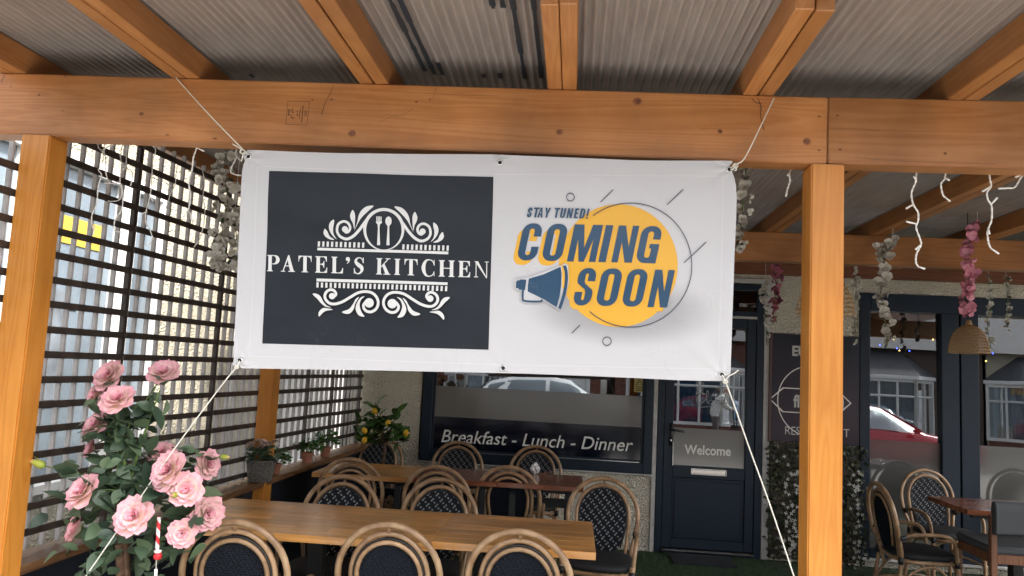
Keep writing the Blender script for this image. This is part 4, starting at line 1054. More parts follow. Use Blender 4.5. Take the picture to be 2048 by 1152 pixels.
def weave(front):
    m = MB(); rh = .0098; z = .406; row = 0
    while z < .782:
        x = -.16 - (row % 3) * .0085; k = 0
        while x < .16:
            if front: wd = (.0105 if k % 2 else .0150); mi = 1 if (k % 2 and (row % 2 == 0 or True) and ((k // 2 + row) % 2 == 0)) else 0
            else: wd = .021; mi = 0
            x0, x1 = x + .0007, x + wd - .0007; zc = z + rh / 2
            hw = panel_half(zc) - .001
            x0c, x1c = max(x0, -hw), min(x1, hw)
            if x1c - x0c > .003:
                s = 1 if front else -1
                def pt(xx, zz, d): return (xx, yback(zz) + s * (.004 + d), zz)
                hb = .0034 if mi == 0 else .0050
                vs = [pt(x0c, z + .0004, 0), pt(x1c, z + .0004, 0), pt(x1c, z + rh - .0004, 0), pt(x0c, z + rh - .0004, 0)]
                q = (x1c - x0c) * .22
                vs += [pt(x0c + q, z + rh * .28, hb), pt(x1c - q, z + rh * .28, hb), pt(x1c - q, z + rh * .72, hb), pt(x0c + q, z + rh * .72, hb)]
                fs = [(0, 1, 5, 4), (1, 2, 6, 5), (2, 3, 7, 6), (3, 0, 4, 7), (4, 5, 6, 7)]
                if front: fs = [f[::-1] for f in fs]
                m.add(vs, fs, mi)
            x += wd; k += 1
        z += rh; row += 1
    return m
def backboard():
    zs_ = [.402 + .386 * i / 26 for i in range(27)]
    m = MB(); n = len(zs_)
    vs = []
    for s in (1, -1):
        for z in zs_:
            h = panel_half(min(max(z, .4021), .7849)); vs += [(-h, yback(z) + s * .0035, z), (h, yback(z) + s * .0035, z)]
    fs = []
    for i in range(n - 1):
        a = 2 * i; fs.append((a, a + 2, a + 3, a + 1)); b = 2 * n + a; fs.append((b, b + 1, b + 3, b + 2))
    m.add(vs, fs); return m
def make_chair():
    t = empty('bistro_chair', (0, 0, 0))
    # cushion
    m = MB(); prof = [(0, .385), (.90, .385), (.98, .392), (1, .405), (.97, .420), (.86, .430), (.5, .436), (0, .438)]
    k = 28
    def sq(w_, n_): 
        c, s = math.cos(w_), math.sin(w_); return (abs(c) ** .62 * (1 if c > 0 else -1), abs(s) ** .62 * (1 if s > 0 else -1))
    vs = []; 
    for (r_, z) in prof:
        for j in range(k):
            c, s = sq(2 * math.pi * j / k, 0); vs.append((c * r_ * .205, s * r_ * .20 + .01, z))
    m.add(vs, [(i * k + j, i * k + (j + 1) % k, (i + 1) * k + (j + 1) % k, (i + 1) * k + j) for i in range(len(prof) - 1) for j in range(k)])
    m.build('seat', M['cushion'], t, smooth=True)
    rail = [(math.cos(w_), math.sin(w_)) for w_ in [2 * math.pi * j / 28 for j in range(28)]]
    m = MB(); m.tube([(sq(2 * math.pi * j / 28, 0)[0] * .203, sq(2 * math.pi * j / 28, 0)[1] * .198 + .01, .374) for j in range(28)], .012, 8, closed=True); m.build('seat_rail', M['cane'], t, smooth=True)
    # back
    MB().tube(hoop(.2135, .628, .212, YB - .010, LEAN, .505, xlow=.200), .0138, 10).build('outer_hoop', M['cane'], t, smooth=True)
    MB().tube(hoop(.160, .628, .174, YB, LEAN, .30, 8, xlow=.128), .0118, 10).build('inner_hoop', M['cane'], t, smooth=True)
    ri = hoop(.1335, .628, .140, YB - .014, LEAN, .455, 5, xlow=.104); MB().tube(ri, .0100, 8).build('rear_hoop', M['cane'], t, smooth=True)
    MB().tube(hoop(.1475, .628, .1555, YB - .010, LEAN, .44, 5, xlow=.112), .0042, 6).build('binding', M['wrap'], t, smooth=True)
    MB().tube(hoop(.1450, .628, .155, YB + .007, LEAN, .47, 5, xlow=.117), .0034, 6).build('binding', M['wrap'], t, smooth=True)
    bb = backboard().build('back_panel', M['weave_k'], t)
    w1 = weave(True).build('woven_face', [M['weave_k'], M['weave_w']], bb); tag(w1, kind='stuff')
    w2_ = weave(False).build('woven_face', [M['weave_b']], bb); tag(w2_, kind='stuff')
    for s in (-1, 1):
        arm = cr([(s * .200, yback(.52) + .0, .517), (s * .212, -.13, .548), (s * .216, -.02, .556), (s * .216, .075, .553), (s * .214, .125, .530), (s * .208, .150, .475), (s * .203, .158, .385)], 5)
        ao = MB().tube(arm, .0125, 9).build('arm', M['cane'], t, smooth=True)
        MB().tube([(s * .2003, yback(.535) - .006, .532), (s * .2035, yback(.515) + .012, .522), (s * .207, yback(.50) + .036, .532)], .0165, 9).build('wrap', M['wrap'], ao, smooth=True)
        fl_ = MB().tube(cr([(s * .198, .163, .42), (s * .198, .165, .3), (s * .203, .172, .0)], 4), .0135, 9).build('leg', M['cane'], t, smooth=True)
        MB().tube([(s * .198, .163, .395), (s * .198, .164, .355)], .0168, 9).build('wrap', M['wrap'], fl_, smooth=True)
        rl = MB().tube(cr([(s * .201, yback(.51) - .008, .515), (s * .178, -.182, .42), (s * .172, -.188, .30), (s * .186, -.235, .0)], 5), .0130, 9).build('leg', M['cane'], t, smooth=True)
        MB().tube([(s * .177, -.183, .40), (s * .173, -.187, .355)], .0165, 9).build('wrap', M['wrap'], rl, smooth=True)
        MB().tube(cr([(s * .196, .160, .22), (s * .19, .06, .33), (s * .186, -.02, .345), (s * .178, -.12, .30), (s * .175, -.195, .20)], 5), .0085, 7).build('brace', M['cane'], t, smooth=True)
    MB().tube(cr([(-.198, .166, .20), (-.10, .02, .235), (0, -.02, .24), (.10, .02, .235), (.198, .166, .20)], 5), .0085, 7).build('stretcher', M['cane'], t, smooth=True)
    MB().tube(cr([(-.178, -.206, .19), (-.09, -.05, .225), (0, -.005, .228), (.09, -.05, .225), (.178, -.206, .19)], 5), .0085, 7).build('stretcher', M['cane'], t, smooth=True)
    m = MB(); m.tube(cr([(-.197, .162, .33), (-.1, .166, .365), (0, .168, .37), (.1, .166, .365), (.197, .162, .33)], 5), .008, 7); m.build('front_brace', M['cane'], t, smooth=True)
    # fibre knot at the crown of the two hoops
    m = MB(); zt_ = .628 + .212 - .020
    for k in range(5): m.tube([(-.006 + .003 * k, yback(zt_) - .012, zt_ + .012), (-.004 + .002 * k, yback(zt_) - .020, zt_), (-.007 + .0035 * k, yback(zt_) - .012, zt_ - .012)], .0016, 5)
    m.build('crown_binding', M['cane'], t)
    return t
chair0 = make_chair()
GA, GB_, GC, GD, GE = 'bistro chairs at the front of the near table', 'bistro chairs behind the near table', 'bistro chairs at the front of the far table', 'bistro chairs against the restaurant window', 'bistro chairs at the right hand table'
# back centre (x, y of the crown), heading, label
spots = [
 (-1.300, 3.02, 2, GA, 'rattan bistro chair nearest the rose bush, its dark back towards the street'),
 (-.715, 3.16, -1, GA, 'middle rattan bistro chair of the front row, back towards the street'),
 (-.185, 3.20, -3, GA, 'front row rattan bistro chair nearest the right end of the near table'),
 (-1.256, 4.34, 181, GB_, 'rattan bistro chair facing the street behind the left half of the near table'),
 (-.722, 4.46, 179, GB_, 'rattan bistro chair facing the street behind the seam of the near table'),
 (.222, 4.93, 174, GB_, 'rattan bistro chair with pale flecked back beside the near table end, before the door'),
 (-1.440, 5.10, 3, GC, 'leftmost rattan chair at the far table, turned away, near the sill'),
 (-.842, 4.99, 1, GC, 'rattan chair turned away at the light and red join of the far table'),
 (-.398, 5.20, -2, GC, 'rattan chair with plain navy back turned away at the red far table'),
 (-1.655, 6.72, 181, GD, 'rattan bistro chair by the lemon tree in the corner facing the street'),
 (-.945, 6.62, 180, GD, 'rattan bistro chair under the word Breakfast facing the street'),
 (-.282, 6.66, 180, GD, 'rattan bistro chair under the word Lunch, behind the crumpled foil'),
 (2.865, 6.60, 188, GE, 'rattan chair facing the street before the right window, behind the table tip'),
 (2.085, 5.52, -88, GE, 'rattan armchair seen from its side left of the right hand table'),
 (3.84, 6.58, 180, GE, 'rattan chair cut by the right photo edge, before the right window'),
]
cy_top = yback(.84) - .010
for i, (x, y, deg, g_, lab) in enumerate(spots):
    c = chair0 if i == 0 else copy_tree(chair0)
    c.rotation_euler = (0, 0, R(deg))
    off = Matrix.Rotation(R(deg), 3, 'Z') @ Vector((0, cy_top, 0))
    c.location = (x - off.x, y - off.y, 0)
    tag(c, lab, 'chair', g_)

# ---- tables of joined boards
def table(x0, x1, y0, y1, z, kind, label, group, seed, nb=7, legs='ped'):
    t = place('cafe_table', ((x0 + x1) / 2, (y0 + y1) / 2, 0), label, 'table', group)
    r = random.Random(seed); w_ = (y1 - y0) / nb
    for k in range(nb):
        ya = y0 + w_ * k; yb2 = ya + w_ - .0006
        cuts = [x0] + sorted(r.uniform(x0 + .2, x1 - .2) for _ in range(1 if x1 - x0 < .8 else 2)) + [x1]
        for a, b in zip(cuts[:-1], cuts[1:]):
            if b - a < .03: continue
            boxpart('board', a + (.0003 if a > x0 else 0), b - (.0003 if b < x1 else 0), ya, yb2, z - .032, z - r.uniform(0, .0004), M[kind], t, .0014)
    xm, ym = (x0 + x1) / 2, (y0 + y1) / 2
    for dy in (-.20, .20): boxpart('batten', x0 + .06, x1 - .06, ym + dy - .02, ym + dy + .02, z - .06, z - .0325, M['black'], t)
    if legs == 'ped':
        boxpart('column', xm - .035, xm + .035, ym - .035, ym + .035, .03, z - .0605, M['black'], t)
        m = MB(); m.box(xm - .25, xm + .25, ym - .04, ym + .04, .004, .03); m.box(xm - .04, xm + .04, ym - .26, ym - .0405, .004, .0295); m.box(xm - .04, xm + .04, ym + .0405, ym + .26, .004, .0295); m.build('base', M['black'], t, bevel=.004)
    else:
        for lx in (x0 + .10, x1 - .10):
            for ly in (y0 + .08, y1 - .08): boxpart('leg', lx - .022, lx + .022, ly - .022, ly + .022, 0, z - .0605, M['black'], t)
        boxpart('rail', x0 + .122, x1 - .122, y1 - .10, y1 - .06, .52, .58, M['black'], t)
        boxpart('rail', x0 + .122, x1 - .122, y0 + .06, y0 + .10, .30, .34, M['black'], t)
    return t
table(-1.765, -.5785, 3.315, 4.03, .740, 'top_l', 'long honey brown table top directly behind the front chairs, left of the seam', 'cafe tables', 1, 8)
table(-.5770, .128, 3.375, 4.045, .7385, 'top_l', 'short honey brown table top joined at right of the near table', 'cafe tables', 2, 7)
table(-1.705, -1.032, 5.11, 5.715, .740, 'top_l', 'lighter orange far table top beside the sill', 'cafe tables', 3, 6, 'legs')
table(-1.030, -.472, 5.165, 5.72, .741, 'top_d', 'reddish brown far table top in the middle of its row', 'cafe tables', 4, 6, 'legs')
table(-.470, .100, 5.175, 5.735, .740, 'top_d', 'reddish brown far table top with crumpled foil on it', 'cafe tables', 5, 6, 'legs')
tr = table(2.54, 3.42, 5.25, 5.81, .742, 'top_d', 'brown table before the right window beside the grey chair', 'cafe tables', 6, 6)
# crumpled foil and stick on the far table
q = at(1070, 948, .742, 'Z')
m = MB(); rr = random.Random(11)
def foil(u, v):
    a = u * 2 * math.pi; b = v * math.pi; r_ = .030 * (1 + .45 * math.sin(5 * a + 7 * b) * math.sin(3 * b) + rr.uniform(-.25, .25) * math.sin(b))
    return (r_ * math.sin(b) * math.cos(a), r_ * .8 * math.sin(b) * math.sin(a), .036 - .045 * math.cos(b) * (.8 + .2 * math.sin(3 * a)) + .005)
m.grid(foil, 14, 8); o = m.build('crumpled_foil', M['silverpaper'], loc=(q.x, q.y, .741)); tag(o, 'crumpled ball of silver foil on the reddish far table', 'foil')
m = MB(); m.tube([(0, 0, .006), (.05, .01, .012), (.085, .005, .03)], .006, 6); o = m.build('biscuit_stick', M['brownwood'], loc=(q.x + .03, q.y - .03, .7415)); tag(o, 'short brown stick lying beside the crumpled foil', 'stick')

# ---- grey upholstered chair at the right edge
gc = place('upholstered_chair', (2.80, 5.0, 0), 'grey upholstered chair with brown wooden frame cut by the right photo edge', 'chair')
GX, GYc = 2.555, 4.98
for sx in (0, .46):
    boxpart('leg', GX + sx - .018, GX + sx + .018, GYc - .018, GYc + .018, 0, .76, M['brownwood'], gc)
    boxpart('leg', GX + sx - .018, GX + sx + .018, GYc + .40, GYc + .436, 0, .475, M['brownwood'], gc)
m = MB(); k = 8
pr_ = [(-.032, .66), (-.034, .80), (-.022, .835), (.0, .848), (.022, .835), (.030, .80), (.028, .66), (.0, .645)]
vs = [(GX - .012 - (.008 if z > .8 else 0) + (.484 + (.016 if z > .8 else 0)) * u + (.01 if u == 0 and z > .83 else 0), GYc + y + .03 * (2 * u - 1) ** 2 * -1, z) for u in (0, .04, .5, .96, 1) for y, z in pr_]
fs = [(i * k + j, i * k + (j + 1) % k, (i + 1) * k + (j + 1) % k, (i + 1) * k + j) for i in range(4) for j in range(k)] + [tuple(range(k - 1, -1, -1)), tuple(4 * k + j for j in range(k))]
m.add(vs, fs); m.build('backrest', M['grey_fabric'], gc, smooth=False, bevel=.006, seg=2)
boxpart('rail', GX + .0185, GX + .4415, GYc - .014, GYc + .014, .475, .53, M['brownwood'], gc)
for sx in (0, .46): boxpart('rail', GX + sx - .014, GX + sx + .014, GYc + .0185, GYc + .3995, .475, .53, M['brownwood'], gc)
boxpart('seat', GX - .015, GX + .475, GYc - .01, GYc + .43, .531, .575, M['grey_fabric'], gc, .012, 3)

# ---- leaves, blossoms
def leaf_mesh(name, L_, W_, mat, fold=.25, curl=.3, n=5):
    m = MB(); prof = [0, .55, .9, 1.0, .72, .0]; vs = []
    for i in range(n + 1):
        t = i / n; w_ = W_ / 2 * math.sin(math.pi * t ** .8) ** .8 if 0 < t < 1 else 0
        z = -curl * L_ * t * t * .5
        vs += [(-w_, L_ * t, z + fold * w_), (0, L_ * t, z), (w_, L_ * t, z + fold * w_)]
    fs = []
    for i in range(n):
        a = 3 * i; fs += [(a, a + 1, a + 4, a + 3), (a + 1, a + 2, a + 5, a + 4)]
    m.add(vs, fs); return m.mesh(name, mat, smooth=True)
LEAF = [leaf_mesh('leaf', .074, .048, M['leaf'], .2, .5), leaf_mesh('leaf', .060, .038, M['leaf'], .35, .2), leaf_mesh('leaf', .082, .052, M['leaf'], .1, .8)]
LEMONLEAF = [leaf_mesh('leaf', .085, .042, M['leafy'], .25, .4), leaf_mesh('leaf', .068, .034, M['leafy'], .35, .2)]
def look(direction, roll_=0.0):
    return (Vector(direction).to_track_quat('Y', 'Z') @ Euler((0, roll_, 0)).to_quaternion()).to_euler()
def rose_mesh(seed, openness=1.0):
    r = random.Random(seed); m = MB()
    rings = [(3, .006, .010, 10), (4, .012, .014, 22), (5, .018, .018, 38), (6, .024, .021, 58), (6, .031, .024, 80)]
    for li, (n, rad, sz, tilt) in enumerate(rings):
        for k in range(n):
            a = 2 * math.pi * (k + .5 * (li % 2)) / n + r.uniform(-.2, .2); tl = R(tilt * openness + r.uniform(-8, 8)); ru = r.uniform(.8, 1.15)
            ph = r.uniform(0, 6)
            def fn(u, v, a=a, tl=tl, sz=sz, rad=rad, ru=ru, ph=ph):
                s = (u - .5) * 2; wv = sz * 1.15 * math.sin(math.pi * (.18 + .62 * v))  * ru
                h = sz * 1.55 * v; curl = -.35 * sz * max(0, v - .6) / .4 * 1.2 + .10 * sz * math.sin(s * 5 + ph) * v
                lx = wv * s; ly = h * math.sin(tl) + rad * .28 + (curl * -.9) ; lz = h * math.cos(tl) + .30 * sz * (s * s) * math.sin(tl) - (li * .0022) + .2 * curl * math.sin(tl)
                ly -= .35 * sz * s * s * math.cos(tl)
                return (lx * math.cos(a) - ly * math.sin(a), lx * math.sin(a) + ly * math.cos(a), lz)
            base = .25 + .12 * li
            m.grid(fn, 4, 4, 0, lambda u, v, base=base, li=li: min(1, max(0, (.85 if li < 2 else .10 + .78 * v ** 1.6) + .12 * math.sin(u * 9 + v * 4 + ph) )))
    return m
ROSE = [rose_mesh(s).mesh('bloom', M['rose'], smooth=True, colattr=True) for s in (1, 2, 3)]
ROSEB = [rose_mesh(s, .55).mesh('bloom', M['rose'], smooth=True, colattr=True) for s in (4, 5)]
def budmesh():
    m = MB(); m.lathe([(0, -.004), (.010, .0), (.0135, .012), (.011, .028), (.006, .040), (0, .048)], 12)
    m.c = [min(1, max(0, (z / .048))) for (_, _, z) in m.v]
    for k in range(5):
        a = k * 2 * math.pi / 5
        m.add([(.010 * math.cos(a - .4), .010 * math.sin(a - .4), .0), (.010 * math.cos(a + .4), .010 * math.sin(a + .4), 0), (.020 * math.cos(a), .020 * math.sin(a), .045)], [(0, 1, 2)], 0, .3)
    return m.mesh('bud', M['bud'], smooth=True, colattr=True)
BUD = budmesh()
# ---- the rose bush by the left post
rb = place('rose_bush', tuple(at(240, 1290, 2.84)), 'artificial rose bush with pink and cream roses standing beside the left front post', 'rose bush')
r = random.Random(21)
tr0 = at(238, 1300, 2.84); crown = at(240, 1045, 2.84)
MB().tube(cr([tr0, tr0.lerp(crown, .5) + Vector((.006, 0, 0)), crown], 4), [.022] * 4 + [.018] * 5, 9).build('trunk', M['bark'], rb, smooth=True)
MB().tube(cr([tr0 + Vector((.028, .01, 0)), tr0.lerp(crown, .5) + Vector((.024, .01, 0)), crown + Vector((.016, 0, .02))], 4), [.014] * 9, 8).build('trunk', M['bark'], rb, smooth=True)
roses = [(212, 747, 2.90, 60, (-.25, -.8, .45), 0), (326, 740, 2.88, 56, (.15, -.7, .65), 0), (184, 790, 2.90, 46, (-.5, -.75, .2), 0), (233, 793, 2.80, 60, (.1, -.75, .65), 0), (187, 846, 2.84, 54, (-.3, -.75, .5), 0), (178, 897, 2.88, 30, (-.5, -.7, .3), 1),
         (331, 939, 2.66, 70, (-.25, -.9, .35), 0), (371, 977, 2.67, 60, (.35, -.85, .3), 0), (160, 979, 2.72, 68, (-.35, -.75, .55), 0), (263, 1031, 2.645, 68, (.05, -.95, .3), 0), (363, 1067, 2.72, 50, (.3, -.95, .1), 0), (420, 1026, 2.78, 60, (.75, -.6, .1), 0), (422, 927, 2.84, 52, (.9, -.35, .2), 0), (148, 1057, 2.84, 44, (-.6, -.7, .3), 1), (322, 900, 2.98, 46, (.1, -.6, .7), 0), (402, 1040, 2.84, 40, (.6, -.5, -.2), 1), (205, 766, 2.97, 46, (-.2, -.8, .2), 0)]
stems = MB()
def stem(a, b, sag=.02, r0=.0034, r1=.0022):
    mid = a.lerp(b, .5) + Vector((r.uniform(-.03, .03), r.uniform(-.02, .02), sag)); stems.tube(cr([a, mid, b], 5), [r0 + (r1 - r0) * i / 10 for i in range(11)], 6)
    return mid
leafspots = []
for i, (px, py, Y, d, nrm, kind) in enumerate(roses):
    q = at(px, py, Y); sc_ = (d / FPX * Y) / .087
    me = ROSEB[i % 2] if kind else ROSE[i % 3]
    n = Vector(nrm).normalized()
    o = link('rose', me, rb, q - n * .012, n.to_track_quat('Z', 'Y').to_euler(), sc_ * (1.25 if kind else .98)); o.rotation_euler.rotate_axis('Z', r.uniform(0, 6))
    src = at(r.uniform(225, 260), 1000 if py > 850 else 930, 2.84)
    mid = stem(src, q - n * .02)
    for k in range(7 if py < 920 else 5): leafspots.append(src.lerp(mid, r.uniform(.3, 1)) if k % 2 else mid.lerp(q - n * .03, r.uniform(0, .9)))
for (px, py, Y, nrm, s_) in ((78, 928, 2.80, (-.9, -.3, .35), 1.15), (452, 914, 2.84, (1, -.2, .0), .8), (347, 990, 2.64, (0, -1, .1), .75)):
    q = at(px, py, Y); n = Vector(nrm).normalized()
    link('bud', BUD, rb, q - n * .02, n.to_track_quat('Z', 'Y').to_euler(), s_)
    mid = stem(at(250, 985, 2.84), q - n * .022, .015)
    for k in range(4): leafspots.append(mid.lerp(q, r.uniform(0, .8)))
# main shoots
for (px, py) in ((235, 800), (262, 840), (320, 780), (290, 860)):
    q = at(px, py, 2.86); mid = stem(crown, q, .0, .0045, .0028)
    for k in range(9): leafspots.append(crown.lerp(mid, r.uniform(.3, 1)) if k % 2 else mid.lerp(q, r.random()))
stems.build('stems', M['stem'], rb, smooth=True)
for k in range(130):                                        # the dense lower foliage
    px = r.gauss(250, 62); py = r.uniform(905, 1150); Y = r.uniform(2.70, 2.98)
    if py > 1060: px = r.gauss(250, 52)
    leafspots.append(at(px, py, Y))
for (px, py) in ((215, 1130), (180, 1125), (345, 1110), (330, 1090), (300, 1140), (372, 1090), (330, 1150), (160, 1140), (335, 800), (335, 850), (318, 760), (300, 790), (308, 820), (330, 770), (290, 815), (280, 835), (385, 930), (400, 900), (395, 950)): leafspots.append(at(px, py, 2.82 + r.uniform(-.06, .06)))
for k in range(46):
    leafspots.append(at(r.uniform(330, 425), r.uniform(890, 1110), r.uniform(2.74, 2.95)) if k % 3 else at(r.uniform(110, 190), r.uniform(930, 1120), r.uniform(2.76, 2.95)))
for k in range(40):
    leafspots.append(at(r.gauss(262, 40), r.uniform(800, 960), r.uniform(2.78, 2.98)))
for q in leafspots:
    d = Vector((r.uniform(-1, 1), r.uniform(-1.1, .3), r.uniform(-.7, .75)))
    if d.length < .2: d = Vector((.5, -.5, 0))
    o = link('leaf', LEAF[r.randrange(3)], rb, q, look(d, r.uniform(-1.1, 1.1)), r.uniform(.75, 1.2))
# candy cane ornament hanging in the bush
cc = place('candy_cane_ornament', tuple(at(316, 1034, 2.70)), 'red and white striped stick ornament hanging from the rose bush', 'ornament')
a, b_ = at(318, 1034, 2.70), at(314, 1104, 2.70)
m = MB(); n_ = 44; dirv = (b_ - a)
vs = []; fs = []; mi = []
for i in range(n_ + 1):
    c = a + dirv * (i / n_)
    for j in range(10):
        w_ = 2 * math.pi * j / 10 + i * .35; vs.append(c + Vector((math.cos(w_) * .0068, math.sin(w_) * .0068, 0)))
for i in range(n_):
    for j in range(10): fs.append((i * 10 + j, i * 10 + (j + 1) % 10, (i + 1) * 10 + (j + 1) % 10, (i + 1) * 10 + j)); mi.append(0 if (j % 10) < 5 else 1)
m.v = [tuple(v) for v in vs]; m.f = fs; m.mi = mi; m.c = [1] * len(vs)
m.build('stick', [M['red'], M['candywhite']], cc, smooth=True)
MB().lathe([(0, -.016), (.012, -.012), (.015, 0), (.010, .012), (0, .014)], 10).build('bead', M['red'], cc, smooth=True, loc=b_ + Vector((.004, 0, -.012)))
MB().lathe([(0, -.006), (.012, -.003), (.014, .004), (0, .008)], 8).build('cap', M['candywhite'], cc, smooth=True, loc=b_ + Vector((.006, -.006, .003)))
MB().tube([b_ + Vector((0, 0, -.02)), at(312, 1140, 2.70)], .0012, 5).build('thread', M['rope'], cc)
MB().tube([at(312, 1138, 2.70), at(311.5, 1152, 2.70)], .006, 6).build('tassel', M['candywhite'], cc)

# ---- pots on the sill
def on_sill(px, py, off=.02):
    best = None
    for k in range(400):
        y = 2.8 + k * .01; p3 = Vector((XL(y) + off, y, sill_z(y)))
        v = p3 - _C; zf = v.dot(_F); sx = 1024 + FPX * v.dot(_Rt) / zf
        if best is None or abs(sx - px) < best[0]: best = (abs(sx - px), p3)
    return best[1]
b0 = on_sill(519, 958, .088)
ba = place('wicker_basket', tuple(b0), 'grey wicker basket standing on the sill before the slim inner post', 'basket')
m = MB(); rows, seg = 13, 30
for k in range(rows):
    z0 = .004 + .0098 * k; rad = .070 + .020 * k / rows
    for j in range(seg):
        a0 = 2 * math.pi * (j + .5 * (k % 2)) / seg; a1 = a0 + 2 * math.pi / seg * .92
        def pt(a, z, d): return ((rad + d) * math.cos(a), (rad + d) * math.sin(a), z)
        am = (a0 + a1) / 2
        m.add([pt(a0, z0, -.002), pt(a1, z0, -.002), pt(a1, z0 + .0092, -.002), pt(a0, z0 + .0092, -.002), pt(a0 * .7 + a1 * .3, z0 + .0046, .004), pt(a0 * .3 + a1 * .7, z0 + .0046, .004)], [(0, 1, 5, 4), (1, 2, 5), (2, 3, 4, 5), (3, 0, 4)])
wv = link('weave', m.mesh('weave', plain('grey_wicker', (.16, .15, .135), .8, noise=.4, nscale=60)), None); wv.parent = ba
tag(wv, kind='stuff')
o = MB().lathe([(0, .003), (.067, .003), (.086, .128), (.082, .128), (.07, .09), (0, .09)], 24).build('liner', plain('dark_liner', (.03, .026, .022), .9), None); o.parent = ba
o = MB().tube([(.090 * math.cos(i * math.pi / 12), .090 * math.sin(i * math.pi / 12), .133) for i in range(24)], .006, 6, closed=True).build('rim', bpy.data.materials['grey_wicker'], None, smooth=True); o.parent = ba
hp = place('pale_rose_plant', tuple(b0 + Vector((0, 0, .1))), 'small plant of pale pink roses growing in the grey wicker basket', 'potted plant')
r = random.Random(31)
for k, (px, py, s_) in enumerate(((503, 887, .62), (517, 882, .66), (528, 885, .64), (522, 893, .5), (499, 893, .5), (549, 883, .55), (535, 890, .4))):
    q = at(px, py, b0.y - .02 + r.uniform(-.03, .02))
    o = link('rose', ROSE[k % 3], hp, q, (R(-35 + r.uniform(-15, 15)) + R(60), r.uniform(-.4, .4), r.uniform(0, 6)), s_); o.data = o.data
palem = tonemat('pale_petal', [(0, (.72, .62, .50)), (1, (.70, .50, .44))], .6)
pm = [rose_mesh(s).mesh('bloom', palem, smooth=True, colattr=True) for s in (7, 8)]
for o in list(hp.children): o.data = pm[hash(o.name) % 2 if False else (len(o.name) % 2)]
for k in range(80):
    q = b0 + Vector((r.gauss(0, .045), r.gauss(-.01, .035), r.uniform(.12, .21)))
    link('leaf', LEAF[r.randrange(3)], hp, q, look((r.uniform(-1, 1), r.uniform(-1, .4), r.uniform(-.2, .8)), r.uniform(-.8, .8)), r.uniform(.55, .9))
st2 = MB(); st2.tube([b0 + Vector((0, 0, .09)), b0 + Vector((-.01, -.01, .19))], .003, 5); st2.build('stem', M['stem'], hp)
def pot(px, py, s_, label, kind):
    c = on_sill(px, py, .045)
    t = place('terracotta_pot', tuple(c), 'small terracotta pot ' + label, 'flower pot', 'terracotta pots on the sill')
    o = MB().lathe([(0, .002), (.030 * s_, .0), (.038 * s_, .052 * s_), (.043 * s_, .052 * s_), (.044 * s_, .072 * s_), (.039 * s_, .072 * s_), (.035 * s_, .055 * s_), (0, .055 * s_)], 22).build('pot', M['terracotta'], t, loc=c)
    t2 = place('herb_plant', tuple(c + Vector((0, 0, .05 * s_))), 'small bushy green plant ' + kind, 'potted plant', 'small green plants on the sill')
    return c, t2
HL = [leaf_mesh('leaf', .026, .018, M['herb'], .3, .3, 3), leaf_mesh('leaf', .020, .014, M['herb'], .2, .5, 3)]
for px, py, s_, lab, kind, hgt in ((614, 925, 1.05, 'nearer the basket, third from the wall', 'in the nearer terracotta pot', .07), (650, 915, 1.05, 'farther along the sill towards the wall', 'in the farther terracotta pot with a small stick', .10), (549, 945, .95, 'half hidden behind the grey wicker basket', 'half hidden behind the wicker basket', .07)):
    c, t2 = pot(px, py, s_, lab, kind)
    for k in range(170):
        a = r.uniform(0, 6.28); rr_ = .092 * math.sqrt(r.random()); hz_ = .07 * s_ + hgt * 1.35 * math.sqrt(max(0, 1 - (rr_ / .10) ** 2)) * r.uniform(.25, 1)
        link('leaf', HL[k % 2], t2, c + Vector((rr_ * math.cos(a), rr_ * math.sin(a), hz_)), look((math.cos(a) + r.uniform(-.6, .6), math.sin(a) + r.uniform(-.6, .6), r.uniform(-.2, 1)), r.uniform(-1, 1)), r.uniform(1.1, 1.8))
    sm = MB()
    for k in range(9): a = k * .7; sm.tube([c + Vector((0, 0, .06)), c + Vector((.03 * math.cos(a), .03 * math.sin(a), .07 + hgt * .8))], .0012, 4)
    sm.build('stems', M['stem'], t2)
c = on_sill(628, 918, .06)
o = MB().box(-.001, .001, -.01, .01, 0, .05).build('white_tag', M['white'], loc=c); tag(o, 'small white plant tag standing on the sill between two pots', 'plant tag')

# ---- lemon tree in the corner
lt = place('lemon_tree', (-1.62, 6.42, 0), 'small artificial lemon tree with yellow lemons in the corner by the cream wall', 'lemon tree')
r = random.Random(41); LY = 6.48
sm = MB(); base = Vector((-1.62, LY, .02)); top0 = at(770, 885, LY)
sm.tube(cr([base, base.lerp(top0, .5) + Vector((.02, 0, 0)), top0], 5), .014, 7)
spots_l = []
for px, py in ((750, 805), (765, 830), (728, 850), (722, 875), (790, 835), (818, 858), (812, 880), (740, 885), (775, 868), (800, 860), (745, 830), (760, 850), (705 + 20, 862)):
    q = at(px, py, LY + r.uniform(-.1, .1)); sm.tube(cr([top0, top0.lerp(q, .5) + Vector((0, 0, -.02)), q], 4), .0035, 5)
    for k in range(11): spots_l.append(top0.lerp(q, r.uniform(.55, 1.05)) + Vector((r.gauss(0, .02), r.gauss(0, .03), r.gauss(0, .02))))
sm.build('branches', M['bark'], lt, smooth=True)
for q in spots_l: link('leaf', LEMONLEAF[r.randrange(2)], lt, q, look((r.uniform(-1, 1), r.uniform(-1, .2), r.uniform(-.4, .9)), r.uniform(-1, 1)), r.uniform(1.1, 1.6))
lm = MB().lathe([(0, -.030), (.006, -.028), (.018, -.019), (.0235, -.004), (.0225, .008), (.014, .021), (.005, .027), (0, .032)], 16).mesh('lemon', M['lemon'], smooth=True)
for px, py in ((749, 822), (776, 846), (729, 861), (729, 880), (812, 866)): link('lemon', lm, lt, at(px, py, LY - .11), (r.uniform(-.5, .5), r.uniform(-.5, .5), 0), 1.0)
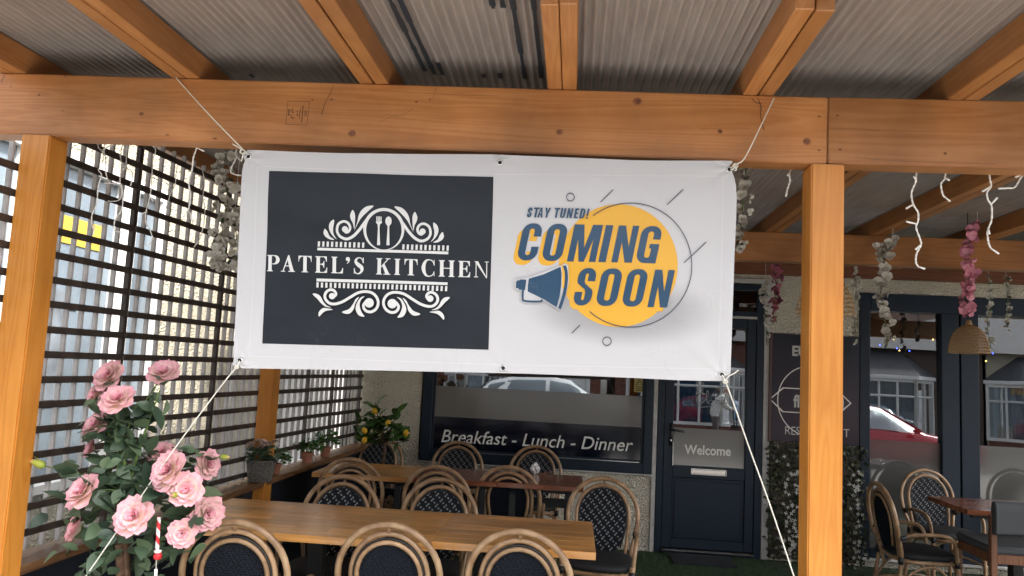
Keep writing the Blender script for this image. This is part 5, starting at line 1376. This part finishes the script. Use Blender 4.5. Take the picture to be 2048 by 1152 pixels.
o = MB().lathe([(0, 0), (.09, 0), (.115, .2), (.10, .2), (.09, .17), (0, .17)], 20).build('planter', M['black'], lt, smooth=True, loc=(-1.62, LY, 0))

# ---- artificial ivy panel under the sign board
iv = place('ivy_panel', (2.05, WALL_Y - .05, .02), 'artificial ivy hedge panel with white blossoms under the sign board', 'hedge panel')
r = random.Random(51); m = MB(); mw = MB()
for k in range(1900):
    x = r.uniform(1.66, 2.47); z = r.uniform(.03, .99); y = WALL_Y - r.uniform(.015, .11)
    d = Vector((r.uniform(-1, 1), r.uniform(-1, .1), r.uniform(-1, .6))).normalized(); s_ = d.cross(Vector((r.uniform(-1, 1), 1, r.uniform(-1, 1)))).normalized(); l_ = r.uniform(.026, .042); w_ = l_ * .36
    p0 = Vector((x, y, z)); m.add([p0, p0 + d * l_ * .5 + s_ * w_, p0 + d * l_, p0 + d * l_ * .5 - s_ * w_], [(0, 1, 2, 3)], 0, r.random())
o = m.build('leaves', tonemat('ivy_leaf', [(0, (.016, .024, .012)), (.6, (.04, .055, .022)), (1, (.085, .085, .03))], .55), iv, colattr=True); tag(o, kind='stuff')
for k in range(120):
    x = r.choice([r.gauss(1.83, .025), r.gauss(1.90, .03), r.gauss(2.38, .03)]); z = r.choice([r.gauss(.62, .14), r.gauss(.35, .16), r.gauss(.15, .08)]); y = WALL_Y - r.uniform(.105, .125); a = r.uniform(0, 6)
    q = Vector((x, y, z))
    for j in range(4):
        w_ = a + j * math.pi / 2; mw.add([q, q + Vector((math.cos(w_ - .5), -.3, math.sin(w_ - .5))) * .011, q + Vector((math.cos(w_), -.2, math.sin(w_))) * .017, q + Vector((math.cos(w_ + .5), -.3, math.sin(w_ + .5))) * .011], [(0, 1, 2, 3)])
o = mw.build('blossoms', plain('small_white_flower', (.50, .49, .45), .7), iv); tag(o, kind='stuff')
MB().box(1.67, 2.46, WALL_Y - .014, WALL_Y - .002, .02, .975).build('backing', M['slat'], iv)

# ---- garlands hanging from the roof
def blossom_mesh(name, mat, s, seed):
    r = random.Random(seed); m = MB()
    for j in range(5):
        a = 2 * math.pi * j / 5 + r.uniform(-.3, .3); ti = r.uniform(.2, .9); ln = s * r.uniform(.8, 1.15)
        def fn(u, v, a=a, ti=ti, ln=ln):
            w_ = (u - .5) * ln * 1.0 * math.sin(math.pi * (.12 + .72 * v)); h = ln * v
            lx, ly, lz = w_, h * math.cos(ti), h * math.sin(ti) - .3 * ln * v * v + .5 * abs(w_) 
            return (lx * math.cos(a) - ly * math.sin(a), lx * math.sin(a) + ly * math.cos(a), lz)
        m.grid(fn, 2, 3, 0, lambda u, v: v)
    return m.mesh(name, mat, smooth=True, colattr=True)
BL = {k: [blossom_mesh('blossom', M[mt], 1.0, s) for s in (1, 2)] for k, mt in (('w', 'whiteblossom'), ('p', 'pinkblossom'), ('d', 'dullpink'))}
SPR = leaf_mesh('sprig_leaf', .04, .012, M['sprig'], .2, .4, 3); GLF = leaf_mesh('leaf', .05, .022, M['leaf'], .2, .5, 3)
def garland(pts, Y, kind, n, size, spread, label, seed, grp='flower garlands hanging under the roof', ztop=None, leaves=6):
    r = random.Random(seed)
    P = cr([at(px, py, Y) for px, py in pts], 6)
    top = P[0].copy(); top.z = ztop if ztop else 2.60
    t = place('flower_garland', tuple(P[0]), label, 'garland', grp)
    MB().tube([top, P[0]], .0012, 4).build('string', M['wire'], t); MB().tube(P, .0025, 5).build('vine', M['stem'], t)
    for k in range(n):
        f = (k + r.uniform(-.3, .3)) / n * (len(P) - 1); f = min(max(f, 0), len(P) - 1.001); i = int(f); q = P[i].lerp(P[i + 1], f - i)
        q = q + Vector((r.gauss(0, spread), r.gauss(0, spread * .6), r.gauss(0, spread * .3)))
        n_ = Vector((r.uniform(-1, 1), r.uniform(-1.2, .1), r.uniform(-.6, .6))).normalized()
        link('blossom', BL[kind][k % 2], t, q, n_.to_track_quat('Z', 'Y').to_euler(), size * r.uniform(.7, 1.2))
    for k in range(leaves):
        q = P[r.randrange(len(P))]; link('leaf', GLF if kind != 'd' or k % 2 else SPR, t, q, look((r.uniform(-1, 1), r.uniform(-1, .2), r.uniform(-1, .2)), r.uniform(-1, 1)), r.uniform(.6, 1.0))
garland([(452, 305), (447, 345), (455, 400), (446, 450), (440, 500), (445, 545)], 3.55, 'w', 60, .030, .026, 'thick white blossom garland left of the banner before the trellis', 1)
garland([(470, 420), (472, 480), (462, 540)], 3.65, 'w', 10, .030, .012, 'short white blossom strand right behind the left banner edge', 2)
garland([(1492, 340), (1487, 380), (1484, 430), (1478, 475), (1474, 500)], 3.5, 'w', 17, .030, .016, 'white blossom strand right beside the upper right banner corner', 3)
garland([(1548, 528), (1552, 560), (1549, 600), (1546, 650)], 6.1, 'd', 30, .036, .020, 'dusty pink garland hanging over the right door jamb', 4)
garland([(1531, 568), (1527, 600), (1532, 640), (1533, 690)], 6.2, 'w', 16, .030, .014, 'thin dull white garland beside the dusty pink one at the door', 5)
garland([(1708, 538), (1712, 580), (1708, 630), (1714, 688)], 6.0, 'w', 22, .030, .012, 'thin white garland just right of the right post', 6)
garland([(1786, 478), (1764, 500), (1766, 545), (1762, 590), (1770, 640), (1774, 688)], 5.0, 'w', 44, .038, .022, 'thick white blossom garland in front of the right window', 7)
garland([(1955, 448), (1940, 480), (1932, 520), (1938, 560), (1930, 600), (1937, 630)], 4.9, 'p', 34, .044, .020, 'bright pink blossom garland above the wicker lamp', 8, leaves=3)
garland([(1977, 550), (1980, 600), (1975, 650), (1982, 698)], 6.1, 'w', 18, .026, .012, 'dull white garland right of the wicker lamp', 9)
garland([(2012, 552), (2016, 600), (2014, 640), (2018, 665)], 6.1, 'w', 16, .026, .012, 'dull white garland nearest the right photo edge', 10)

# ---- icicle light strands under the front beam
def strand(px_pts, Y, branches, label, thick=.0030, g='white icicle light strands along the front beam', top=True):
    P = [at(x, y, Y) for x, y in px_pts]
    t = place('icicle_light_strand', tuple(P[0]), label, 'icicle lights', g)
    C_ = cr(P, 5)
    rr = random.Random(int(px_pts[0][0]))
    # two wires twisted about each other
    for ph in (0, math.pi):
        Q = []
        for i, q in enumerate(C_): w_ = i * 1.3 + ph; Q.append(q + Vector((math.cos(w_), math.sin(w_), 0)) * thick * .55)
        MB().tube(Q, thick * .72, 5).build('wire', M['wire'], t, smooth=True)
    bulbm = []
    for (x0, y0, x1, y1) in branches:
        a, b = at(x0, y0, Y), at(x1, y1, Y - .01)
        MB().tube([a, a.lerp(b, .5), b], [thick * .9, thick * 1.15, thick * 1.25], 6).build('bulb', M['wire'], t, smooth=True)
SY = 2.80
strand([(1834, 338), (1832, 352), (1831, 365), (1823, 385), (1826, 408), (1836, 425), (1836, 442), (1832, 455), (1840, 478), (1842, 490), (1833, 508), (1832, 525), (1837, 534)], SY, [(1833, 363, 1828, 352), (1828, 408, 1812, 417), (1833, 448, 1813, 443), (1842, 489, 1831, 499), (1836, 533, 1850, 538)], 'long white icicle light strand right of the right post')
strand([(1893, 340), (1890, 353), (1889, 358), (1882, 368), (1885, 388), (1890, 395)], SY, [(1890, 355, 1899, 361), (1889, 393, 1900, 403)], 'short curled white icicle strand second right of the right post')
strand([(1978, 342), (1980, 358), (1982, 373), (1974, 385), (1976, 400), (1983, 412), (1983, 440), (1975, 462), (1977, 485), (1982, 497)], SY, [(1981, 373, 1965, 383), (1983, 408, 1995, 395), (1976, 455, 1979, 468), (1981, 496, 1998, 508)], 'long white icicle strand above the pink garland')
strand([(2048, 345), (2040, 358), (2030, 374), (2020, 377)], SY, [(2042, 350, 2031, 354), (2022, 376, 1997, 377)], 'white icicle strand at the right photo edge')
strand([(1585, 331), (1579, 347), (1580, 362), (1575, 378), (1573, 390)], SY, [(1581, 343, 1575, 351), (1574, 380, 1572, 393)], 'short white icicle strand between banner and right post')
strand([(395, 284), (393, 297), (387, 315), (384, 340), (378, 365), (381, 395), (376, 425)], SY, [(393, 295, 408, 302), (378, 418, 368, 434), (380, 425, 385, 445)], 'white icicle strand hanging midway between left post and banner')
GL = 'dim icicle strands before the trellis'
strand([(193, 275), (197, 295), (206, 305), (205, 325), (197, 340), (203, 350), (196, 375), (194, 405), (184, 430), (184, 450), (188, 460)], 2.86, [(205, 300, 226, 289), (190, 450, 186, 470)], 'first dim icicle strand right of the left post', .0022, GL)
strand([(210, 275), (208, 300), (212, 320), (210, 335), (216, 360), (226, 368), (240, 365), (246, 390), (243, 420), (230, 440), (228, 462)], 2.90, [(224, 367, 208, 366), (229, 462, 244, 465)], 'second dim icicle strand, with a long side twig', .0022, GL)
strand([(248, 278), (241, 310), (243, 330), (240, 360), (244, 385), (238, 400), (220, 403)], 2.95, [(243, 330, 252, 333), (220, 403, 217, 402)], 'third dim icicle strand, its end curling to the left', .0020, GL)
strand([(256, 278), (253, 310), (254, 335), (265, 345), (264, 360), (261, 372)], 2.95, [(254, 333, 245, 340)], 'fourth dim icicle strand, short and forked', .0020, GL)
strand([(298, 283), (311, 300), (306, 318), (304, 350), (302, 380), (298, 400), (292, 425), (292, 445), (300, 460), (307, 480)], 3.0, [(306, 355, 315, 360), (298, 390, 306, 402), (295, 423, 283, 428), (306, 478, 297, 490)], 'long dim icicle strand in the middle of the trellis', .0022, GL)
strand([(355, 330), (352, 350), (350, 370), (340, 390), (337, 405)], 3.2, [(352, 345, 362, 343), (343, 372, 332, 367), (337, 405, 331, 416)], 'faint icicle strand nearer the white garland', .0020, GL)
strand([(405, 340), (409, 365), (406, 395), (410, 420), (405, 460), (398, 480)], 3.3, [(407, 370, 402, 380), (400, 478, 388, 494)], 'faint icicle strand just left of the white garland', .0020, GL)
strand([(474, 296), (471, 308), (473, 315), (463, 335), (462, 345), (470, 349)], 2.86, [(473, 312, 480, 320), (469, 349, 482, 351)], 'short bright icicle strand behind the upper left banner corner', .0026)
# wicker lamps
def lamp(px, py, Y, w_, h_, label, dens):
    c = at(px, py, Y); t = place('wicker_lamp', (c.x, c.y, c.z), label, 'pendant lamp', 'wicker pendant lamps')
    m = MB(); R_ = w_ / 2
    prof = lambda v: (R_ * (1 - .12 * v) * math.sqrt(max(0, 1 - v ** 2.6)) if v < 1 else 0, h_ * v)
    n = dens
    for k in range(n):
        for s in (1, -1):
            P = []
            for i in range(13):
                v = i / 12 * .975; r_, z = prof(v); a = 2 * math.pi * k / n + s * v * .9; P.append((r_ * math.cos(a), r_ * math.sin(a), z))
            m.tube(P, .0016, 4, caps=False)
    o = m.build('wicker_ribs', M['wirelamp'], None); o.parent = t; tag(o, kind='stuff')
    m = MB()
    for z in [h_ * i / 9 for i in range(9)]:
        r_, _ = prof(z / h_); m.tube([(r_ * math.cos(i * math.pi / 14), r_ * math.sin(i * math.pi / 14), z) for i in range(28)], .0022, 5, closed=True)
    o = m.build('wicker_rings', M['wirelamp'], None); o.parent = t; tag(o, kind='stuff')
    o = MB().lathe([(.002, h_ * .72), (.018, h_ * .72), (.02, h_ * 1.02), (.012, h_ * 1.16), (0, h_ * 1.17)], 12).build('holder', M['wirelamp'], None, smooth=True); o.parent = t
    o = MB().tube([(0, 0, h_ * 1.1), (0, 0, 2.6 - c.z)], .003, 6).build('cable', M['black'], None); o.parent = t
lamp(1938, 706, 4.95, .225, .175, 'brown wicker dome lamp hanging below the pink garland', 42)
lamp(1650, 630, 3.9, .27, .20, 'open wicker lamp half hidden behind the right post', 15)

# ---- the neighbour beyond the trellis
NX = -3.70
nb = place('neighbour_shop', (NX - .5, 6, 0), 'cream rendered neighbouring shop seen through the trellis, with white framed window', 'building')
m = MB()
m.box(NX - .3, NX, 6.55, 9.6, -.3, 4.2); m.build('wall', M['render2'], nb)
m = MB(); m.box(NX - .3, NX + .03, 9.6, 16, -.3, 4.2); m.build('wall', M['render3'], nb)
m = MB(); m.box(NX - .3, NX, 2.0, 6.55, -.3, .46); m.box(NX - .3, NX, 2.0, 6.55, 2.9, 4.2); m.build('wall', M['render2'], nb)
m = MB()
for y0, y1 in ((2.0, 2.1), (3.55, 3.63), (4.72, 4.80), (5.86, 6.08), (6.46, 6.55)): m.box(NX - .06, NX + .02, y0, y1, .47, 2.9)
m.box(NX - .06, NX + .018, 2.1, 6.46, 2.80, 2.9); m.box(NX - .06, NX + .05, 2.0, 6.55, .46, .52)
sw = m.build('shop_window', M['white'], nb)
MB().box(NX - .05, NX - .045, 2.1, 6.46, .52, 2.80).build('pane', plain('neighbour_glass', (.15, .185, .215), .12, noise=.25, nscale=2), sw)  # opaque pane, its pale sky reflection painted into the colour
MB().box(NX - 2.5, NX - .35, 2.0, 6.5, -.3, 3.0).build('interior', plain('neighbour_room', (.32, .38, .43), .9, noise=.5, nscale=2), nb)
yl = plain('yellow_print', (.50, .32, .03), .6)
for y0, y1, z0, z1 in ((2.6, 4.55, 2.20, 2.46), (4.95, 5.70, 2.24, 2.44), (2.8, 5.5, 1.76, 1.80), (2.9, 5.55, 1.05, 1.085)): MB().box(NX - .040, NX - .036, y0, y1, z0, z1).build('poster', yl, sw)
for y0, y1, z0, z1, c in ((3.0, 3.5, .9, 1.7, (.20, .22, .25)), (3.7, 4.3, .7, 1.6, (.13, .155, .18)), (4.9, 5.4, 1.1, 1.9, (.14, .16, .18)), (4.3, 4.66, .7, 1.0, (.75, .74, .70))): MB().box(NX - .040, NX - .036, y0, y1, z0, z1).build('poster', plain('poster_print', c, .6, noise=.4, nscale=6), sw)
m = MB(); m.add([(-9, 2, 4.2), (NX + .25, 2, 4.2), (NX + .25, 16, 4.2), (-9, 16, 4.2), (-9, 2, 5.4), (-9, 16, 5.4)], [(0, 1, 2, 3), (1, 4, 5, 2)]); m.build('roof', bpy.data.materials['slate_roof'], nb)
MB().tube([(NX + .05, 8.02, -.1), (NX + .05, 8.02, 4.1)], .035, 10).build('drainpipe', M['white'], nb, smooth=True)
m = MB(); m.box(-3.69, -2.25, 2.2, 16, -.2, -.01); struct(m.build('side_passage', M['paving']))

# ---- the street behind the camera, which the windows reflect
brick = plain('house_brick', (.15, .062, .042), .9, noise=.35, nscale=9, bump=.4, bscale=60)
netc = plain('net_curtain', (.62, .62, .60), .8); bluec = plain('blue_curtain', (.12, .22, .33), .8, noise=.5, nscale=5)
slate = bpy.data.materials['slate_roof']
def house(xc, wd, wallm, curtain, label, bay=1.25):
    HY, Z0 = -10.2, -.22
    h = place('terraced_house', (xc, HY, Z0), label, 'house', 'houses across the street')
    m = MB(); m.box(xc - wd / 2, xc + wd / 2, HY - 6, HY, Z0 - .3, Z0 + 3.3); m.build('wall', wallm, h)
    m = MB(); a, b = xc - wd / 2, xc + wd / 2; z = Z0 + 3.3
    m.add([(a, HY + .3, z - .08), (b, HY + .3, z - .08), (b, HY - 3, z + 2.2), (a, HY - 3, z + 2.2), (a, HY - 6.3, z - .08), (b, HY - 6.3, z - .08)], [(0, 1, 2, 3), (3, 2, 5, 4), (0, 3, 4), (1, 5, 2)]); rf_ = m.build('roof', slate, h)
    boxpart('chimney', b - .9, b - .2, HY - 3.3, HY - 2.7, z + 1.6, z + 3.2, brick, rf_)
    bx = xc - wd * .12
    pl = [(bx - bay - .25, HY), (bx - bay * .62, HY + .62), (bx + bay * .62, HY + .62), (bx + bay + .25, HY)]
    def ringz(m, z0, z1, ins=0.0):
        q = [(x + (bx - x) * ins, HY + (y - HY) * (1 - ins)) for x, y in pl]
        m.add([(x, y, z0) for x, y in q] + [(x, y, z1) for x, y in q], [(0, 1, 5, 4), (1, 2, 6, 5), (2, 3, 7, 6), (4, 5, 6, 7), (3, 2, 1, 0)])
    m = MB(); ringz(m, Z0, Z0 + .68); m.build('bay_wall', brick, h)
    fm = MB(); zs0, zs1 = Z0 + .68, Z0 + 2.32
    ringz(fm, zs0 + .001, zs0 + .09, -.02); ringz(fm, zs1 - .09, zs1, -.02)
    for k in range(3):
        (xa, ya), (xb, yb3) = pl[k], pl[k + 1]
        n_ = 3 if k == 1 else 2
        for j in range(n_ + 1):
            t_ = j / n_; fm.tube([(xa + (xb - xa) * t_, ya + (yb3 - ya) * t_, zs0), (xa + (xb - xa) * t_, ya + (yb3 - ya) * t_, zs1)], .055 if j in (0, n_) else .035, 4)
        fm.tube([(xa, ya, zs1 - .50), (xb, yb3, zs1 - .50)], .035, 4)
    fo = fm.build('bay_frame', M['white'], h)
    m = MB(); ringz(m, zs0 + .09, zs1 - .09, .02); m.build('pane', M['pane'], fo)
    cm = MB()
    for k in range(3):
        (xa, ya), (xb, yb3) = [(x + (bx - x) * .10, HY + (y - HY) * .82) for x, y in (pl[k], pl[k + 1])]
        cm.grid(lambda u, v: (xa + (xb - xa) * u, ya + (yb3 - ya) * u + .025 * math.sin(u * 40), zs0 + .1 + (zs1 - zs0 - .2) * v), 40, 1)
    cm.build('curtain', curtain, fo)
    m = MB(); q = [(x + (x - bx) * .08, HY + (y - HY) * 1.15) for x, y in pl]
    m.add([(x, y, zs1 + .001) for x, y in q] + [(x, y, zs1 + .10) for x, y in q] + [(bx - bay * .6, HY, zs1 + .75), (bx + bay * .6, HY, zs1 + .75)], [(0, 1, 5, 4), (1, 2, 6, 5), (2, 3, 7, 6), (3, 2, 1, 0)], 1)
    m.add([(x, y, zs1 + .101) for x, y in q] + [(bx - bay * .5, HY - .01, zs1 + .85), (bx + bay * .5, HY - .01, zs1 + .85)], [(0, 1, 4), (1, 2, 5, 4), (2, 3, 5)], 0)
    m.build('bay_roof', [slate, M['white']], h)
    dx = xc + wd * .36
    dd = boxpart('door', dx - .42, dx + .42, HY - .02, HY + .05, Z0 + .05, Z0 + 2.05, M['white'], h, .01)
    m = MB(); frame_rect(m, dx - .30, dx + .30, Z0 + 1.1, Z0 + 1.9, .04, HY + .05, HY + .07); m.build('window', M['trim'], dd)
    return h
house(-7.2, 5.4, M['render3'], netc, 'grey rendered house across the street, far left behind the camera')
house(-1.8, 5.3, brick, netc, 'brick house with bay window straight behind the camera')
house(4.1, 5.6, brick, bluec, 'brick house with blue curtains in its white bay, mirrored in the door', 1.5)
house(9.7, 4.9, plain('dark_brick', (.085, .06, .048), .9, noise=.3), netc, 'dark brick house with white bay, mirrored in the right window beside the red car')
house(14.2, 4.3, M['render2'], netc, 'cream rendered house mirrored near the right photo edge')
house(19.4, 5.4, brick, netc, 'brick house farthest right across the street')
def wheel(t, x, y, z, r_):
    w = MB().lathe([(r_ * .62, -.085), (r_ * .95, -.085), (r_, -.05), (r_, .05), (r_ * .95, .085), (r_ * .62, .085)], 24).build('wheel', plain('tyre', (.015, .015, .016), .8), None, smooth=True, rot=(R(90), 0, 0)); w.parent = t; w.location = (x, y, z)
    h_ = MB(); 
    for k in range(5):
        a = k * 2 * math.pi / 5; h_.tube([(0, 0, .06), (r_ * .62 * math.cos(a), r_ * .62 * math.sin(a), .055)], .035, 5)
    h_.tube([(r_ * .6 * math.cos(i * math.pi / 10), r_ * .6 * math.sin(i * math.pi / 10), .05) for i in range(20)], .02, 5, closed=True)
    o = h_.build('rim', M['silver'], None); o.parent = w
    return w
def car(x, y, z, flip, paint, label):
    t = empty('parked_car', (x, y, z), 0 if not flip else math.pi, label, 'car', 'cars parked in the street')
    S = [(2.05, .55, .30, .55, .56, .50), (1.98, .70, .22, .64, .66, .62), (1.75, .80, .18, .74, .77, .70), (1.30, .84, .18, .86, .90, .74), (.95, .85, .18, .92, .96, .74), (.80, .85, .18, .93, 1.02, .70), (.15, .86, .18, .95, 1.40, .58), (-.30, .86, .18, .96, 1.46, .58), (-.95, .86, .18, .97, 1.44, .57), (-1.45, .85, .18, .98, 1.32, .56), (-1.85, .82, .20, .97, 1.02, .62), (-2.0, .78, .28, .90, .93, .60), (-2.06, .66, .36, .80, .82, .52)]
    m = MB(); vs = []
    for (X, hw, zb_, zbelt, zr, rw) in S:
        half = [(hw * .90, zb_), (hw, zb_ + .12), (hw, zbelt - .14), (hw * .965, zbelt), (rw, zr - .03), (rw * .85, zr)]
        vs += [(X, -a, b) for a, b in half[::1]] + [(X, a, b) for a, b in half[::-1]]
    k = 12
    fs = [(i * k + j, i * k + (j + 1) % k, (i + 1) * k + (j + 1) % k, (i + 1) * k + j) for i in range(len(S) - 1) for j in range(k)]
    fs += [tuple(range(k - 1, -1, -1)), tuple((len(S) - 1) * k + j for j in range(k))]
    m.add(vs, fs); o = m.build('body', paint, None, smooth=True); o.parent = t
    def lerp_side(X, s, u):
        for a, b in zip(S[:-1], S[1:]):
            if a[0] >= X >= b[0]:
                f = (a[0] - X) / (a[0] - b[0]); g_ = [a[i] + (b[i] - a[i]) * f for i in range(6)]
                lo, hi = (g_[1] * .965, g_[3]), (g_[5], g_[4] - .03)
                return (X, s * (lo[0] + (hi[0] - lo[0]) * u + .012), lo[1] + (hi[1] - lo[1]) * u + .003)
    for s in (-1, 1):
        for x0, x1 in ((.62, -.26), (-.34, -1.10), (-1.16, -1.58)):
            m = MB(); m.grid(lambda u, v: lerp_side((x0 + (x1 - x0) * u) - (.30 * v if x0 > .5 else 0) * (1 - u), s, .10 + .80 * v), 6, 3); o = m.build('side_window', M['carglass'], None, smooth=True); o.parent = t
    m = MB(); m.add([(.88, -.66, 1.005), (.88, .66, 1.005), (.20, .54, 1.39), (.20, -.54, 1.39)], [(0, 1, 2, 3)]); o = m.build('windscreen', M['carglass'], None); o.parent = t
    m = MB(); m.add([(-1.52, -.52, 1.30), (-1.52, .52, 1.30), (-1.88, .58, 1.03), (-1.88, -.58, 1.03)], [(0, 1, 2, 3)]); o = m.build('rear_window', M['carglass'], None); o.parent = t
    for s in (-1, 1):
        o = boxpart('headlight', 1.76, 1.97, s * .60 - .12, s * .60 + .12, .60, .72, plain('lamp_glass', (.6, .6, .6), .15), None, .03, 2); o.parent = t
        o = boxpart('tail_light', -2.03, -1.94, s * .66 - .07, s * .66 + .07, .72, .92, M['red'], None, .02, 2); o.parent = t
        for X in (1.25, -1.30): wheel(t, X, s * .80, .30, .30)
        o = boxpart('mirror', .60, .74, s * .93 - .07, s * .93 + .07, .95, 1.05, paint, None, .03, 2); o.parent = t
    return t
def paintm(name, c): return plain(name, c, .25, coat=.8, spec=.5)
car(5.75, -2.3, -.12, False, paintm('red_paint', (.36, .012, .018)), 'red parked hatchback mirrored in the right hand window')
wc = car(-.2, -3.6, -.12, False, paintm('white_paint_car', (.62, .63, .63)), 'white parked car mirrored in the window above the frosted film'); wc.scale = (1.08, 1.06, 1.16)
car(11.5, -2.4, -.12, False, paintm('blue_paint', (.16, .24, .32)), 'pale blue parked car to the right along the kerb')

# ---- a bent walker pushing a wheeled frame on the far pavement (mirrored in the door)
def person(x, y, z):
    V = [(0, 0, .88), (.06, 0, 1.08), (.20, 0, 1.30), (.27, 0, 1.40), (.33, 0, 1.47), (.36, 0, 1.58),
         (.19, -.17, 1.31), (.30, -.21, 1.08), (.50, -.18, .98), (.19, .17, 1.31), (.30, .21, 1.08), (.50, .18, .98),
         (-.01, -.10, .86), (.08, -.11, .48), (-.10, -.11, .08), (.02, -.11, .04), (-.01, .10, .86), (.02, .11, .48), (.14, .11, .08), (.26, .11, .04)]
    E_ = [(0, 1), (1, 2), (2, 3), (3, 4), (4, 5), (2, 6), (6, 7), (7, 8), (2, 9), (9, 10), (10, 11), (0, 12), (12, 13), (13, 14), (14, 15), (0, 16), (16, 17), (17, 18), (18, 19)]
    RD = [.165, .17, .17, .07, .085, .105, .085, .062, .042, .085, .062, .042, .115, .085, .06, .05, .115, .085, .06, .05]
    me = bpy.data.meshes.new('person'); me.from_pydata([Vector(v) for v in V], E_, [])
    o = bpy.data.objects.new('person', me); col.objects.link(o)
    sk = o.modifiers.new('skin', 'SKIN')
    for i, v in enumerate(me.skin_vertices[0].data): v.radius = (RD[i], RD[i]); v.use_root = (i == 0)
    ss = o.modifiers.new('sub', 'SUBSURF'); ss.levels = 2; ss.render_levels = 2
    bpy.context.view_layer.update()
    m2 = bpy.data.meshes.new_from_object(o.evaluated_get(bpy.context.evaluated_depsgraph_get()))
    bpy.data.objects.remove(o)
    for c, nm, ro in (((.62, .60, .55), 'cream_jacket', .8), ((.10, .085, .075), 'brown_trousers', .8), ((.45, .27, .19), 'skin', .6), ((.02, .02, .02), 'shoes', .6), ((.30, .29, .28), 'grey_cap', .8)): m2.materials.append(plain(nm, c, ro))
    for p_ in m2.polygons:
        c = p_.center
        if c.z > 1.60: k = 4
        elif c.z > 1.44: k = 2
        elif c.x > .46 and .9 < c.z < 1.08: k = 2
        elif c.z > .80: k = 0
        elif c.z > .12: k = 1
        else: k = 3
        p_.material_index = k; p_.use_smooth = True
    o = link('person', m2, None, (x, y, z)); tag(o, 'person in cream jacket and grey cap bent over a wheeled walking frame', 'person')
person(4.05, -8.9, -.02)
wf = place('walking_frame', (4.55, -8.9, -.02), 'black wheeled walking frame pushed along the far pavement', 'walking frame')
m = MB()
for s in (-.19, .19):
    m.tube([(4.52, -8.9 + s, .96), (4.62, -8.9 + s, .94), (4.66, -8.9 + s, .4), (4.78, -8.9 + s, .08)], .016, 6); m.tube([(4.66, -8.9 + s, .6), (4.45, -8.9 + s, .08)], .016, 6)
m.box(4.55, 4.80, -9.08, -8.72, .48, .54); m.build('frame', M['black'], wf)
for X in (4.45, 4.78):
    for s in (-.19, .19): MB().lathe([(.03, -.02), (.095, -.02), (.10, 0), (.095, .02), (.03, .02)], 16).build('wheel', M['wrap'], wf, loc=(X, -8.9 + s, .08), rot=(R(90), 0, 0))
